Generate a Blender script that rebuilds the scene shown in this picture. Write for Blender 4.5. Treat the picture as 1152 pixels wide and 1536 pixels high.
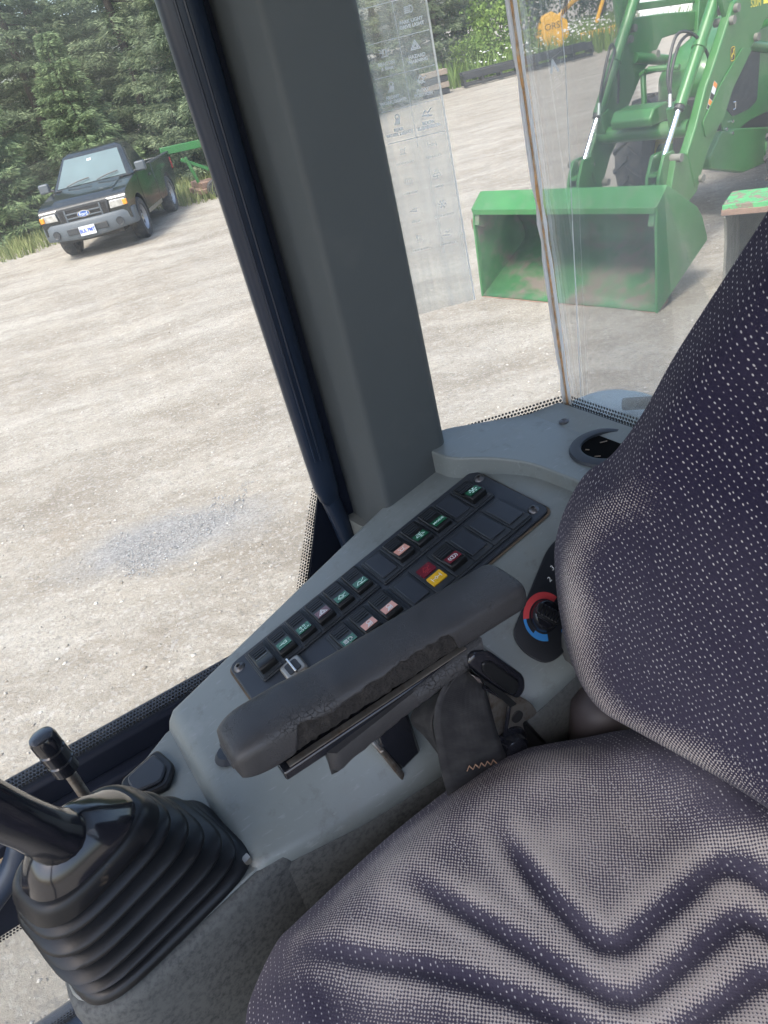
import bpy, math, random
import numpy as np
from mathutils import Matrix, Vector

# ------------------------------------------------------------------ camera, sky, sun, exposure
for o in list(bpy.data.objects):
    bpy.data.objects.remove(o)
SC = bpy.context.scene
R = math.radians
EYE = 2.4                                   # phone height above the yard
PITCH, ROLL = R(31), R(14.5)
cam_d = bpy.data.cameras.new('camera')
cam_d.sensor_fit = 'HORIZONTAL'
cam_d.sensor_width = 36.0
cam_d.lens = 36.0 * 1154 / 1152
cam_d.clip_start = 0.02
cam_d.clip_end = 1500
cam = bpy.data.objects.new('camera', cam_d)
SC.collection.objects.link(cam)
cam.matrix_world = Matrix.Translation((0, 0, EYE)) @ Matrix.Rotation(R(90) - PITCH, 4, 'X') @ Matrix.Rotation(-ROLL, 4, 'Z')
SC.camera = cam

world = bpy.data.worlds.new('World')
SC.world = world
world.use_nodes = True
wn = world.node_tree
sky = wn.nodes.new('ShaderNodeTexSky')
sky.sky_type = 'NISHITA'
sky.sun_disc = False
SUN_EL, SUN_AZ = R(58), R(215)              # azimuth counted clockwise from +Y
sky.sun_elevation = SUN_EL
sky.sun_rotation = SUN_AZ
sky.air_density = 1.0
sky.dust_density = 3.5
sky.ozone_density = 0.6
wn.links.new(sky.outputs[0], wn.nodes['Background'].inputs[0])
wn.nodes['Background'].inputs[1].default_value = 0.14
sd = bpy.data.lights.new('sun', 'SUN')
sd.energy = 1.5
sd.angle = R(14)
sd.color = (1.0, 0.965, 0.91)
sun = bpy.data.objects.new('sun', sd)
SC.collection.objects.link(sun)
_d = Vector((math.sin(SUN_AZ) * math.cos(SUN_EL), math.cos(SUN_AZ) * math.cos(SUN_EL), math.sin(SUN_EL)))
sun.rotation_euler = _d.to_track_quat('Z', 'Y').to_euler()
sun.location = (0, 0, 30)
SC.view_settings.view_transform = 'Standard'
SC.view_settings.look = 'None'
SC.view_settings.exposure = 1.8
SC.view_settings.gamma = 1
SC.render.engine = 'CYCLES'
SC.cycles.use_denoising = True
SC.cycles.max_bounces = 10
SC.cycles.transparent_max_bounces = 24
SC.cycles.diffuse_bounces = 4

# ------------------------------------------------------------------ helpers
AZ = R(24.4)                                # the cab's rearward axis, from +X
def frame(k):
    # cab-local frame: x to the rear, y to the operator's right, z up; k = metres per drawing unit
    return Matrix.Translation((0, 0, EYE)) @ Matrix.Rotation(AZ, 4, 'Z') @ Matrix.Scale(k, 4)
CAB, SEAT, REAL = frame(1.08), frame(0.824), frame(1.0)
ROOTM = {}
RNG = np.random.default_rng(7)

def link(o):
    SC.collection.objects.link(o)

def tag(o, label=None, cat=None, group=None, kind=None):
    if label: o['label'] = label
    if cat: o['category'] = cat
    if group: o['group'] = group
    if kind: o['kind'] = kind
    return o

def thing(name, label, cat, loc, rz=0.0, group=None):
    o = bpy.data.objects.new(name, None)
    link(o)
    o.empty_display_size = 0.1
    o.location = loc
    o.rotation_euler = (0, 0, rz)
    ROOTM[o.name] = Matrix.Translation(Vector(loc)) @ Matrix.Rotation(rz, 4, 'Z')
    return tag(o, label, cat, group)

def cabthing(name, label, cat, p, fr=None, group=None):
    w = (fr or CAB) @ Vector(p)
    return thing(name, label, cat, w, AZ, group)

def root_of(o):
    while o.parent is not None:
        o = o.parent
    return o

def fillet(pts, r, n=4, closed=True):
    """round the corners of a 2-D polygon; r a number or one per corner"""
    out = []
    m = len(pts)
    for i, p in enumerate(pts):
        if not closed and i in (0, m - 1):
            out.append(tuple(p)); continue
        rr = r[i] if isinstance(r, (list, tuple)) else r
        p = np.array(p, float); a = np.array(pts[i - 1], float); b = np.array(pts[(i + 1) % m], float)
        da, db = a - p, b - p
        la, lb = np.linalg.norm(da), np.linalg.norm(db)
        d = min(rr, la * .48, lb * .48)
        A, B = p + da / la * d, p + db / lb * d
        for k in range(n + 1):
            t = k / n
            q = (1 - t) ** 2 * A + 2 * t * (1 - t) * p + t * t * B
            out.append(tuple(q))
    return out

def rrect(x0, x1, y0, y1, r, n=4):
    return fillet([(x0, y0), (x1, y0), (x1, y1), (x0, y1)], r, n)

def catmull(pts, per=8, closed=False):
    P = [np.array(p, float) for p in pts]
    m = len(P); out = []
    rng = range(m) if closed else range(m - 1)
    for i in rng:
        p0 = P[i - 1] if (closed or i > 0) else P[i]
        p1, p2 = P[i], P[(i + 1) % m]
        p3 = P[(i + 2) % m] if (closed or i + 2 < m) else p2
        for k in range(per):
            t = k / per
            out.append(.5 * (2 * p1 + (p2 - p0) * t + (2 * p0 - 5 * p1 + 4 * p2 - p3) * t * t + (3 * p1 - p0 - 3 * p2 + p3) * t ** 3))
    if not closed: out.append(P[-1])
    return out

class MB:
    def __init__(s):
        s.v, s.f = [], []
    def add(s, verts, faces):
        n = len(s.v)
        s.v += [tuple(map(float, p)) for p in verts]
        s.f += [tuple(i + n for i in f) for f in faces]
        return s
    def box(s, c, d, rot=None):
        h = [x / 2 for x in d]
        vs = []
        for x in (-1, 1):
            for y in (-1, 1):
                for z in (-1, 1):
                    p = Vector((x * h[0], y * h[1], z * h[2]))
                    if rot is not None: p = rot @ p
                    vs.append((p.x + c[0], p.y + c[1], p.z + c[2]))
        return s.add(vs, [(0, 1, 3, 2), (4, 6, 7, 5), (0, 4, 5, 1), (2, 3, 7, 6), (0, 2, 6, 4), (1, 5, 7, 3)])
    def bx(s, x0, x1, y0, y1, z0, z1):
        return s.box(((x0 + x1) / 2, (y0 + y1) / 2, (z0 + z1) / 2), (x1 - x0, y1 - y0, z1 - z0))
    def prism(s, poly, vec):
        n = len(poly)
        vs = [tuple(p) for p in poly] + [tuple(p[i] + vec[i] for i in range(3)) for p in poly]
        fs = [tuple(range(n))[::-1], tuple(range(n, 2 * n))] + [(i, (i + 1) % n, n + (i + 1) % n, n + i) for i in range(n)]
        return s.add(vs, fs)
    def loft(s, rings, closed=True, cap0=True, cap1=True):
        n = len(rings[0]); vs = []; fs = []
        for r in rings: vs += list(r)
        for k in range(len(rings) - 1):
            for i in range(n if closed else n - 1):
                j = (i + 1) % n
                fs.append((k * n + i, k * n + j, (k + 1) * n + j, (k + 1) * n + i))
        if cap0 and closed: fs.append(tuple(range(n))[::-1])
        if cap1 and closed: fs.append(tuple((len(rings) - 1) * n + i for i in range(n)))
        return s.add(vs, fs)
    def tube(s, pts, r, n=12, cap=True, flat=1.0):
        pts = [Vector(p) for p in pts]
        m = len(pts)
        rr = r if isinstance(r, (list, tuple)) else [r] * m
        rings = []
        prev = None
        for i, p in enumerate(pts):
            t = (pts[min(i + 1, m - 1)] - pts[max(i - 1, 0)]).normalized()
            if prev is None:
                a = Vector((0, 0, 1)) if abs(t.z) < .9 else Vector((1, 0, 0))
                u = t.cross(a).normalized()
            else:
                u = (prev - t * prev.dot(t)).normalized()
            prev = u
            w = t.cross(u)
            rings.append([tuple(p + (u * math.cos(2 * math.pi * k / n) + w * flat * math.sin(2 * math.pi * k / n)) * rr[i]) for k in range(n)])
        return s.loft(rings, True, cap, cap)
    def lathe(s, prof, M=None, n=24):
        rings = []
        for r, z in prof:
            ring = []
            for k in range(n):
                p = Vector((r * math.cos(2 * math.pi * k / n), r * math.sin(2 * math.pi * k / n), z))
                if M is not None: p = M @ p
                ring.append(tuple(p))
            rings.append(ring)
        return s.loft(rings, True, prof[0][0] < .002, prof[-1][0] < .002)
    def ribbon(s, pts, w, fn):
        """flat line of width w through 2-D points, placed by fn(x, y) -> 3-D"""
        for a, b in zip(pts[:-1], pts[1:]):
            a, b = np.array(a, float), np.array(b, float)
            d = b - a; L = np.linalg.norm(d)
            if L < 1e-9: continue
            d /= L; nn = np.array([-d[1], d[0]]) * w / 2
            a2, b2 = a - d * w * .4, b + d * w * .4
            s.add([fn(*(a2 + nn)), fn(*(a2 - nn)), fn(*(b2 - nn)), fn(*(b2 + nn))], [(0, 1, 2, 3)])
        return s
    def mesh(s, name, M=None):
        me = bpy.data.meshes.new(name)
        vs = s.v
        if M is not None:
            a = np.array(vs) @ np.array(M.to_3x3()).T + np.array(M.translation)
            vs = a.tolist()
        me.from_pydata(vs, [], s.f)
        return me
    def build(s, name, mat, parent=None, fr=None, smooth=38, bevel=0, seg=2, solid=0, fix=True):
        M = fr
        if parent is not None:
            rm = ROOTM[root_of(parent).name]
            M = rm.inverted() @ fr if fr is not None else None
        me = s.mesh(name, M)
        if fix:
            import bmesh
            bm = bmesh.new(); bm.from_mesh(me)
            bmesh.ops.recalc_face_normals(bm, faces=bm.faces)
            bm.to_mesh(me); bm.free()
        if smooth:
            me.shade_smooth()
            me.set_sharp_from_angle(angle=R(smooth))
        me.materials.append(mat)
        o = bpy.data.objects.new(name, me)
        link(o)
        if parent is not None: o.parent = parent
        if solid:
            m = o.modifiers.new('s', 'SOLIDIFY'); m.thickness = solid; m.offset = -1
        if bevel:
            m = o.modifiers.new('b', 'BEVEL'); m.width = bevel; m.segments = seg; m.limit_method = 'ANGLE'; m.angle_limit = R(40)
        return o

def text_into(mb, body, size, fn, x, y, align='CENTER', squash=1.0, bold=.0):
    """lettering as flat mesh: fn(x, y) -> 3-D"""
    cu = bpy.data.curves.new('txt', 'FONT')
    cu.body = body; cu.size = size; cu.align_x = align; cu.align_y = 'CENTER'; cu.resolution_u = 3; cu.offset = size * bold
    ob = bpy.data.objects.new('txt', cu)
    link(ob)
    dg = bpy.context.evaluated_depsgraph_get()
    me = ob.evaluated_get(dg).to_mesh()
    vs = [fn(x + v.co.x * squash, y + v.co.y) for v in me.vertices]
    fs = [tuple(p.vertices) for p in me.polygons]
    mb.add(vs, fs)
    ob.evaluated_get(dg).to_mesh_clear()
    bpy.data.objects.remove(ob); bpy.data.curves.remove(cu)

# ------------------------------------------------------------------ materials
class NT:
    def __init__(s, name):
        s.m = bpy.data.materials.new(name); s.m.use_nodes = True
        s.t = s.m.node_tree; s.n = s.t.nodes
        s.b = s.n['Principled BSDF']; s.out = s.n['Material Output']
    def node(s, ty, **kw):
        n = s.n.new(ty)
        for k, v in kw.items(): setattr(n, k, v)
        return n
    def l(s, a, b): s.t.links.new(a, b)
    def val(s, sock, v):
        if hasattr(v, 'links') or hasattr(v, 'is_output'): s.l(v, sock)
        else: sock.default_value = v
    def math(s, op, a, b=0.0, c=0.0, clamp=False):
        n = s.node('ShaderNodeMath', operation=op, use_clamp=clamp)
        for i, v in enumerate((a, b, c)): s.val(n.inputs[i], v)
        return n.outputs[0]
    def vmath(s, op, a, b=(0, 0, 0)):
        n = s.node('ShaderNodeVectorMath', operation=op)
        s.val(n.inputs[0], a); s.val(n.inputs[1], b)
        return n.outputs[0]
    def mix(s, f, a, b):
        n = s.node('ShaderNodeMix', data_type='RGBA')
        s.val(n.inputs[0], f)
        for i, v in ((6, a), (7, b)):
            if isinstance(v, (tuple, list)) and len(v) == 3: v = (*v, 1)
            s.val(n.inputs[i], v)
        return n.outputs[2]
    def obj(s): return s.node('ShaderNodeTexCoord').outputs['Object']
    def geo(s): return s.node('ShaderNodeNewGeometry').outputs['Position']
    def uv(s): return s.node('ShaderNodeTexCoord').outputs['UV']
    def mapping(s, v, scale=(1, 1, 1), rot=(0, 0, 0), loc=(0, 0, 0)):
        n = s.node('ShaderNodeMapping'); s.l(v, n.inputs[0])
        n.inputs[1].default_value = loc; n.inputs[2].default_value = rot; n.inputs[3].default_value = scale
        return n.outputs[0]
    def noise(s, v, scale, detail=4, rough=.55, out=0):
        n = s.node('ShaderNodeTexNoise'); s.l(v, n.inputs['Vector'])
        n.inputs['Scale'].default_value = scale; n.inputs['Detail'].default_value = detail; n.inputs['Roughness'].default_value = rough
        return n.outputs[out]
    def vor(s, v, scale, feature='F1', out=0, rnd=1.0):
        n = s.node('ShaderNodeTexVoronoi', feature=feature); s.l(v, n.inputs['Vector'])
        n.inputs['Scale'].default_value = scale; n.inputs['Randomness'].default_value = rnd
        return n.outputs[out]
    def ramp(s, v, a, b, lo=0.0, hi=1.0):
        n = s.node('ShaderNodeMapRange'); s.l(v, n.inputs[0])
        for i, x in ((1, a), (2, b), (3, lo), (4, hi)): n.inputs[i].default_value = x
        return n.outputs[0]
    def bump(s, h, strength=.3, dist=.002, normal=None):
        n = s.node('ShaderNodeBump'); s.l(h, n.inputs['Height'])
        n.inputs['Strength'].default_value = strength; n.inputs['Distance'].default_value = dist
        if normal is not None: s.l(normal, n.inputs['Normal'])
        s.l(n.outputs[0], s.b.inputs['Normal'])
        return n.outputs[0]
    def base(s, c): s.val(s.b.inputs['Base Color'], (*c, 1) if isinstance(c, tuple) and len(c) == 3 else c)
    def rough(s, c): s.val(s.b.inputs['Roughness'], c)

def mk(name, col, rough=.5, metal=0.0, var=.15, vs=12, bump=0.0, bs=300, bd=.0006, dirt=None, ds=4, da=.55, db=.75, coat=0.0, spec=.5):
    t = NT(name); p = t.obj()
    n = t.noise(p, vs, 5)
    c = t.mix(t.ramp(n, .25, .75), tuple(x * (1 - var) for x in col), tuple(min(1, x * (1 + var)) for x in col))
    r = t.ramp(t.noise(p, vs * 1.7, 4), .3, .7, rough * .85, min(1, rough * 1.15))
    if dirt:
        k = t.ramp(t.noise(p, ds, 7, .65), da, db)
        c = t.mix(k, c, dirt)
        r = t.math('MAXIMUM', r, t.math('MULTIPLY', k, .85))
    t.base(c); t.rough(r)
    t.b.inputs['Metallic'].default_value = metal
    t.b.inputs['Coat Weight'].default_value = coat
    t.b.inputs['Coat Roughness'].default_value = .08
    t.b.inputs['Specular IOR Level'].default_value = spec
    if bump: t.bump(t.noise(p, bs, 3), bump, bd)
    return t.m

def mk_glass(name, dust=.06, extra=.0, tint=(.96, .975, .97), smear=1.0):
    t = NT(name); p = t.geo()
    t.n.remove(t.b)
    tr = t.node('ShaderNodeBsdfTransparent'); tr.inputs[0].default_value = (*tint, 1)
    gl = t.node('ShaderNodeBsdfGlossy'); gl.inputs['Roughness'].default_value = .02
    fr = t.node('ShaderNodeFresnel'); fr.inputs[0].default_value = 1.45
    m1 = t.node('ShaderNodeMixShader')
    t.l(t.math('MULTIPLY', fr.outputs[0], .55), m1.inputs[0]); t.l(tr.outputs[0], m1.inputs[1]); t.l(gl.outputs[0], m1.inputs[2])
    di = t.node('ShaderNodeBsdfDiffuse'); di.inputs[0].default_value = (.74, .75, .73, 1)
    tl = t.node('ShaderNodeBsdfTranslucent'); tl.inputs[0].default_value = (.74, .75, .73, 1)
    md = t.node('ShaderNodeMixShader'); md.inputs[0].default_value = .65
    t.l(di.outputs[0], md.inputs[1]); t.l(tl.outputs[0], md.inputs[2])
    # wiped film: broad cloudy streaks with fine runs
    q = t.mapping(p, (3, 3, 1.1), (0.3, 0.2, 0.5))
    a = t.ramp(t.noise(q, 2.2, 6, .6), .42, .72, 0.25, 1.0)
    b = t.ramp(t.noise(t.mapping(p, (40, 40, 1.2), (.12, .08, 0)), 2.0, 4), .5, .75, 0, .5)
    s = t.math('MULTIPLY', t.math('ADD', a, b), dust * smear)
    spk = t.ramp(t.vor(p, 420), .0, .16, .25, 0)
    s = t.math('ADD', s, t.math('MULTIPLY', spk, dust))
    s = t.math('ADD', s, extra, clamp=True)
    m2 = t.node('ShaderNodeMixShader')
    t.l(s, m2.inputs[0]); t.l(m1.outputs[0], m2.inputs[1]); t.l(md.outputs[0], m2.inputs[2])
    t.l(m2.outputs[0], t.out.inputs[0])
    return t.m

def mk_frit():
    t = NT('frit_print'); t.n.remove(t.b)
    uv = t.uv()
    sx = t.node('ShaderNodeSeparateXYZ'); t.l(uv, sx.inputs[0])
    u, v = sx.outputs[0], sx.outputs[1]            # u in dot pitches along, v in rows across
    row = t.math('FLOOR', v)
    off = t.math('MULTIPLY', t.math('MODULO', row, 2.0), .5)
    du = t.math('SUBTRACT', t.math('FRACT', t.math('ADD', u, off)), .5)
    dv = t.math('SUBTRACT', t.math('FRACT', v), .5)
    d = t.math('SQRT', t.math('ADD', t.math('MULTIPLY', du, du), t.math('MULTIPLY', dv, dv)))
    rad = t.ramp(v, 0.0, 5.0, .54, .27)
    k = t.math('LESS_THAN', d, rad)
    k = t.math('MAXIMUM', k, t.math('LESS_THAN', v, 1.0))
    tr = t.node('ShaderNodeBsdfTransparent')
    bl = t.node('ShaderNodeBsdfDiffuse'); bl.inputs[0].default_value = (.012, .013, .016, 1)
    m = t.node('ShaderNodeMixShader')
    t.l(k, m.inputs[0]); t.l(tr.outputs[0], m.inputs[1]); t.l(bl.outputs[0], m.inputs[2]); t.l(m.outputs[0], t.out.inputs[0])
    return t.m

def mk_fabric():
    t = NT('seat_fabric'); uv = t.uv()
    at = t.node('ShaderNodeAttribute'); at.attribute_name = 'wear'
    wear = at.outputs['Fac']
    warp = t.noise(uv, 60, 2, .5, 1)
    uvw = t.vmath('ADD', uv, t.vmath('SCALE', t.vmath('SUBTRACT', warp, (.5, .5, .5))))
    uvw.node.inputs[1].links[0].from_node.inputs[3].default_value = .0022
    def specks(off):
        pit = .0070
        p = t.mapping(uvw, (1 / pit, 1 / pit, 1), (0, 0, 0), (off, off, 0))
        fl = t.vmath('FLOOR', p)
        fr = t.vmath('SUBTRACT', t.vmath('FRACTION', p), (.5, .5, .5))
        wn_ = t.node('ShaderNodeTexWhiteNoise', noise_dimensions='2D'); t.l(fl, wn_.inputs['Vector'])
        jit = t.vmath('SCALE', t.vmath('SUBTRACT', wn_.outputs['Color'], (.5, .5, .5)))
        jit.node.inputs[3].default_value = .36
        q = t.vmath('ADD', fr, jit)
        s = t.node('ShaderNodeSeparateXYZ'); t.l(q, s.inputs[0])
        a = t.math('MULTIPLY', t.math('ADD', s.outputs[0], s.outputs[1]), 1.0)
        b = t.math('MULTIPLY', t.math('SUBTRACT', s.outputs[0], s.outputs[1]), 1.7)
        d = t.math('SQRT', t.math('ADD', t.math('MULTIPLY', a, a), t.math('MULTIPLY', b, b)))
        size = t.math('ADD', .15, t.math('MULTIPLY', wn_.outputs['Value'], .09))
        cs = t.node('ShaderNodeSeparateColor'); t.l(wn_.outputs['Color'], cs.inputs[0])
        vis = t.ramp(cs.outputs[2], .04, .5, .25, 1.0)
        return t.math('MULTIPLY', vis, t.math('SUBTRACT', 1.0, t.math('SMOOTH_MIN', t.math('DIVIDE', d, size), 1.0, .35), clamp=True))
    sp = t.math('MULTIPLY', t.math('MAXIMUM', specks(0.0), specks(.5)), 2.4, clamp=True)
    # fine weave
    w = t.mapping(uvw, (1 / .0036, 1 / .0036, 1), (0, 0, .5))
    s = t.node('ShaderNodeSeparateXYZ'); t.l(w, s.inputs[0])
    wx = t.math('SINE', t.math('MULTIPLY', s.outputs[0], 6.2832))
    wy = t.math('SINE', t.math('MULTIPLY', s.outputs[1], 6.2832))
    weave = t.math('ADD', t.math('MULTIPLY', t.math('MULTIPLY', wx, wy), .5), .5)
    fine = t.noise(uv, 900, 2)
    big = t.noise(uv, 9, 5, .6)
    wr = t.math('ADD', wear, t.math('MULTIPLY', t.math('SUBTRACT', big, .5), .55))
    k = t.math('MULTIPLY', t.math('ADD', weave, t.math('MULTIPLY', t.math('SUBTRACT', fine, .5), .9)), 1.0)
    thread = t.ramp(t.math('ADD', k, t.math('MULTIPLY', wr, 1.05)), 1.02, 1.34)
    thread = t.math('MULTIPLY', thread, t.ramp(wr, .05, .35))
    dark = t.mix(t.noise(uv, 300, 2), (.010, .0085, .023), (.026, .0215, .045))
    ad = t.node('ShaderNodeAttribute'); ad.attribute_name = 'dust'
    dark = t.mix(ad.outputs['Fac'], dark, (.105, .093, .118))
    col = t.mix(t.math('MULTIPLY', thread, .92), dark, (.47, .415, .37))
    col = t.mix(t.math('MULTIPLY', sp, t.ramp(wr, .0, 1.0, .95, .5)), col, (.47, .445, .44))
    t.base(col); t.rough(.95)
    t.b.inputs['Specular IOR Level'].default_value = .12
    t.b.inputs['Sheen Weight'].default_value = .08
    t.b.inputs['Sheen Roughness'].default_value = .5
    h = t.math('ADD', t.math('MULTIPLY', weave, .5), t.math('ADD', t.math('MULTIPLY', sp, .6), fine))
    t.bump(h, .5, .0009)
    return t.m

def mk_ground():
    t = NT('gravel_yard'); p = t.geo()
    # packed limestone screenings: pale fines, browner damp drifts, wheel-swept streaks, grey stone patch
    wq = t.vmath('ADD', p, t.vmath('SCALE', t.noise(p, .5, 4, .6, 1))); wq.node.inputs[1].links[0].from_node.inputs[3].default_value = 1.6
    st = t.mapping(wq, (.55, 1.5, 1), (0, 0, -R(33)))
    streak = t.noise(st, 1.15, 8, .66)
    st2 = t.mapping(wq, (.35, 1.5, 1), (0, 0, -R(17)))
    streak2 = t.noise(st2, 1.1, 8, .66)
    blot = t.noise(p, .75, 6, .6)
    mid = t.noise(t.mapping(p, (.8, 1.3, 1), (0, 0, -R(33))), 7.5, 6, .68)
    grain = t.noise(p, 46, 4, .7)
    fine = t.noise(p, 170, 3, .7)
    peb = t.vor(p, 55, out=1)
    pe = t.node('ShaderNodeSeparateColor'); t.l(peb, pe.inputs[0])
    c = t.mix(t.ramp(streak, .36, .64), (.275, .238, .19), (.42, .378, .312))
    c = t.mix(t.ramp(streak2, .45, .66, 0, .75), c, (.50, .465, .40))
    c = t.mix(t.ramp(blot, .55, .75, 0, .5), c, (.29, .23, .165))
    c = t.mix(t.ramp(mid, .52, .74, 0, .55), c, (.245, .205, .16))
    c = t.mix(t.ramp(mid, .47, .30, 0, .55), c, (.56, .525, .455))
    c = t.mix(t.ramp(grain, .54, .74, 0, .38), c, (.20, .175, .145))
    c = t.mix(t.ramp(grain, .46, .28, 0, .45), c, (.62, .59, .53))
    c = t.mix(t.ramp(pe.outputs[0], .80, .98, 0, .4), c, (.60, .58, .54))
    c = t.mix(t.ramp(pe.outputs[1], .85, .98, 0, .4), c, (.17, .16, .15))
    # grey stone patch, an elongated spill
    q = t.mapping(p, (1, 1, 1), (0, 0, 0), (1.40, -4.36, 0))
    q = t.mapping(q, (1.45, 3.0, 0), (0, 0, -R(29)))
    wob = t.noise(p, 3.2, 5, .65)
    ln = t.node('ShaderNodeVectorMath', operation='LENGTH'); t.l(q, ln.inputs[0])
    d = t.math('ADD', ln.outputs['Value'], t.math('MULTIPLY', t.math('SUBTRACT', wob, .5), 1.1))
    k = t.ramp(d, 1.25, .55)
    pg = t.vor(p, 95, out=1); pc = t.node('ShaderNodeSeparateColor'); t.l(pg, pc.inputs[0])
    grey = t.mix(t.ramp(pc.outputs[0], .2, .9), (.20, .20, .20), (.40, .40, .40))
    c = t.mix(t.math('MULTIPLY', k, .72), c, grey)
    c = t.mix(.29, c, (.02, .0185, .016))
    t.base(c); t.rough(.95)
    t.b.inputs['Specular IOR Level'].default_value = .2
    h = t.math('ADD', t.math('MULTIPLY', mid, .5), t.math('ADD', t.math('MULTIPLY', grain, .5), t.math('MULTIPLY', fine, .2)))
    t.bump(h, .8, .035)
    return t.m

def mk_leaf(name, a, b, c2, trans=.25):
    t = NT(name); p = t.geo()
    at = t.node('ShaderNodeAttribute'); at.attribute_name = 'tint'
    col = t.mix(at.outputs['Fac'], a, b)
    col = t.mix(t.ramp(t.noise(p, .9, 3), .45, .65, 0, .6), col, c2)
    t.base(col); t.rough(.65)
    t.b.inputs['Specular IOR Level'].default_value = .25
    tl = t.node('ShaderNodeBsdfTranslucent'); t.l(col, tl.inputs[0])
    m = t.node('ShaderNodeMixShader'); m.inputs[0].default_value = trans
    t.l(t.b.outputs[0], m.inputs[1]); t.l(tl.outputs[0], m.inputs[2]); t.l(m.outputs[0], t.out.inputs[0])
    return t.m

def mk_leather(name, col):
    t = NT(name); p = t.obj()
    n1 = t.noise(p, 22, 5); 
    w = t.vmath('ADD', p, t.vmath('SCALE', t.noise(p, 90, 3, .6, 1))); w.node.inputs[1].links[0].from_node.inputs[3].default_value = .012
    cr = t.vor(w, 230, 'DISTANCE_TO_EDGE')
    crk = t.math('MULTIPLY', t.ramp(cr, .0, .06, 1, 0), t.ramp(t.noise(p, 22, 4), .50, .66))
    pores = t.vor(p, 900, 'SMOOTH_F1')
    c = t.mix(t.ramp(n1, .3, .7), tuple(x * .75 for x in col), tuple(x * 1.2 for x in col))
    c = t.mix(t.ramp(t.noise(p, 9, 6), .55, .75, 0, .35), c, (.085, .075, .065))
    c = t.mix(t.math('MULTIPLY', crk, .7), c, (.010, .010, .010))
    t.base(c); t.rough(t.ramp(n1, .3, .7, .38, .58)); t.b.inputs['Specular IOR Level'].default_value = .4
    b1 = t.bump(pores, .22, .0006)
    t.bump(t.math('SUBTRACT', 1.0, crk), .9, .0012, b1)
    return t.m

def mk_console():
    t = NT('console_plastic'); p = t.obj()
    n = t.noise(p, 5, 6, .6)
    c = t.mix(t.ramp(n, .3, .7), (.146, .168, .166), (.182, .206, .204))
    scuff = t.ramp(t.noise(p, 14, 8, .7), .60, .72, 0, .35)
    c = t.mix(scuff, c, (.27, .29, .29))
    scr = t.ramp(t.noise(t.mapping(p, (9, 60, 30), (.3, .2, .9)), 6, 3, .6), .62, .70, 0, .45)
    c = t.mix(scr, c, (.26, .285, .29))
    grime = t.ramp(t.noise(p, 38, 6, .7), .57, .76, 0, .65)
    c = t.mix(grime, c, (.085, .082, .075))
    dust = t.ramp(t.noise(p, 4.1, 7, .68), .52, .74, 0, .62)
    c = t.mix(dust, c, (.145, .132, .108))
    t.base(c); t.rough(t.ramp(n, .3, .7, .34, .52))
    t.bump(t.noise(p, 700, 2), .12, .0004)
    return t.m

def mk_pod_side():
    t = NT('worn_shade_toned_plastic'); p = t.obj()
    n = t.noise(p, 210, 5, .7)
    c = t.mix(t.ramp(n, .44, .66), (.090, .096, .095), (.040, .043, .046))  # speckled wear, plus shade of the upright faces put into the tone
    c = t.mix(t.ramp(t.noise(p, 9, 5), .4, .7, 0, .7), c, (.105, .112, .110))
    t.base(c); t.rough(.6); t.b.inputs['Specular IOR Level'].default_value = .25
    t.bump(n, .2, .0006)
    return t.m

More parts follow.
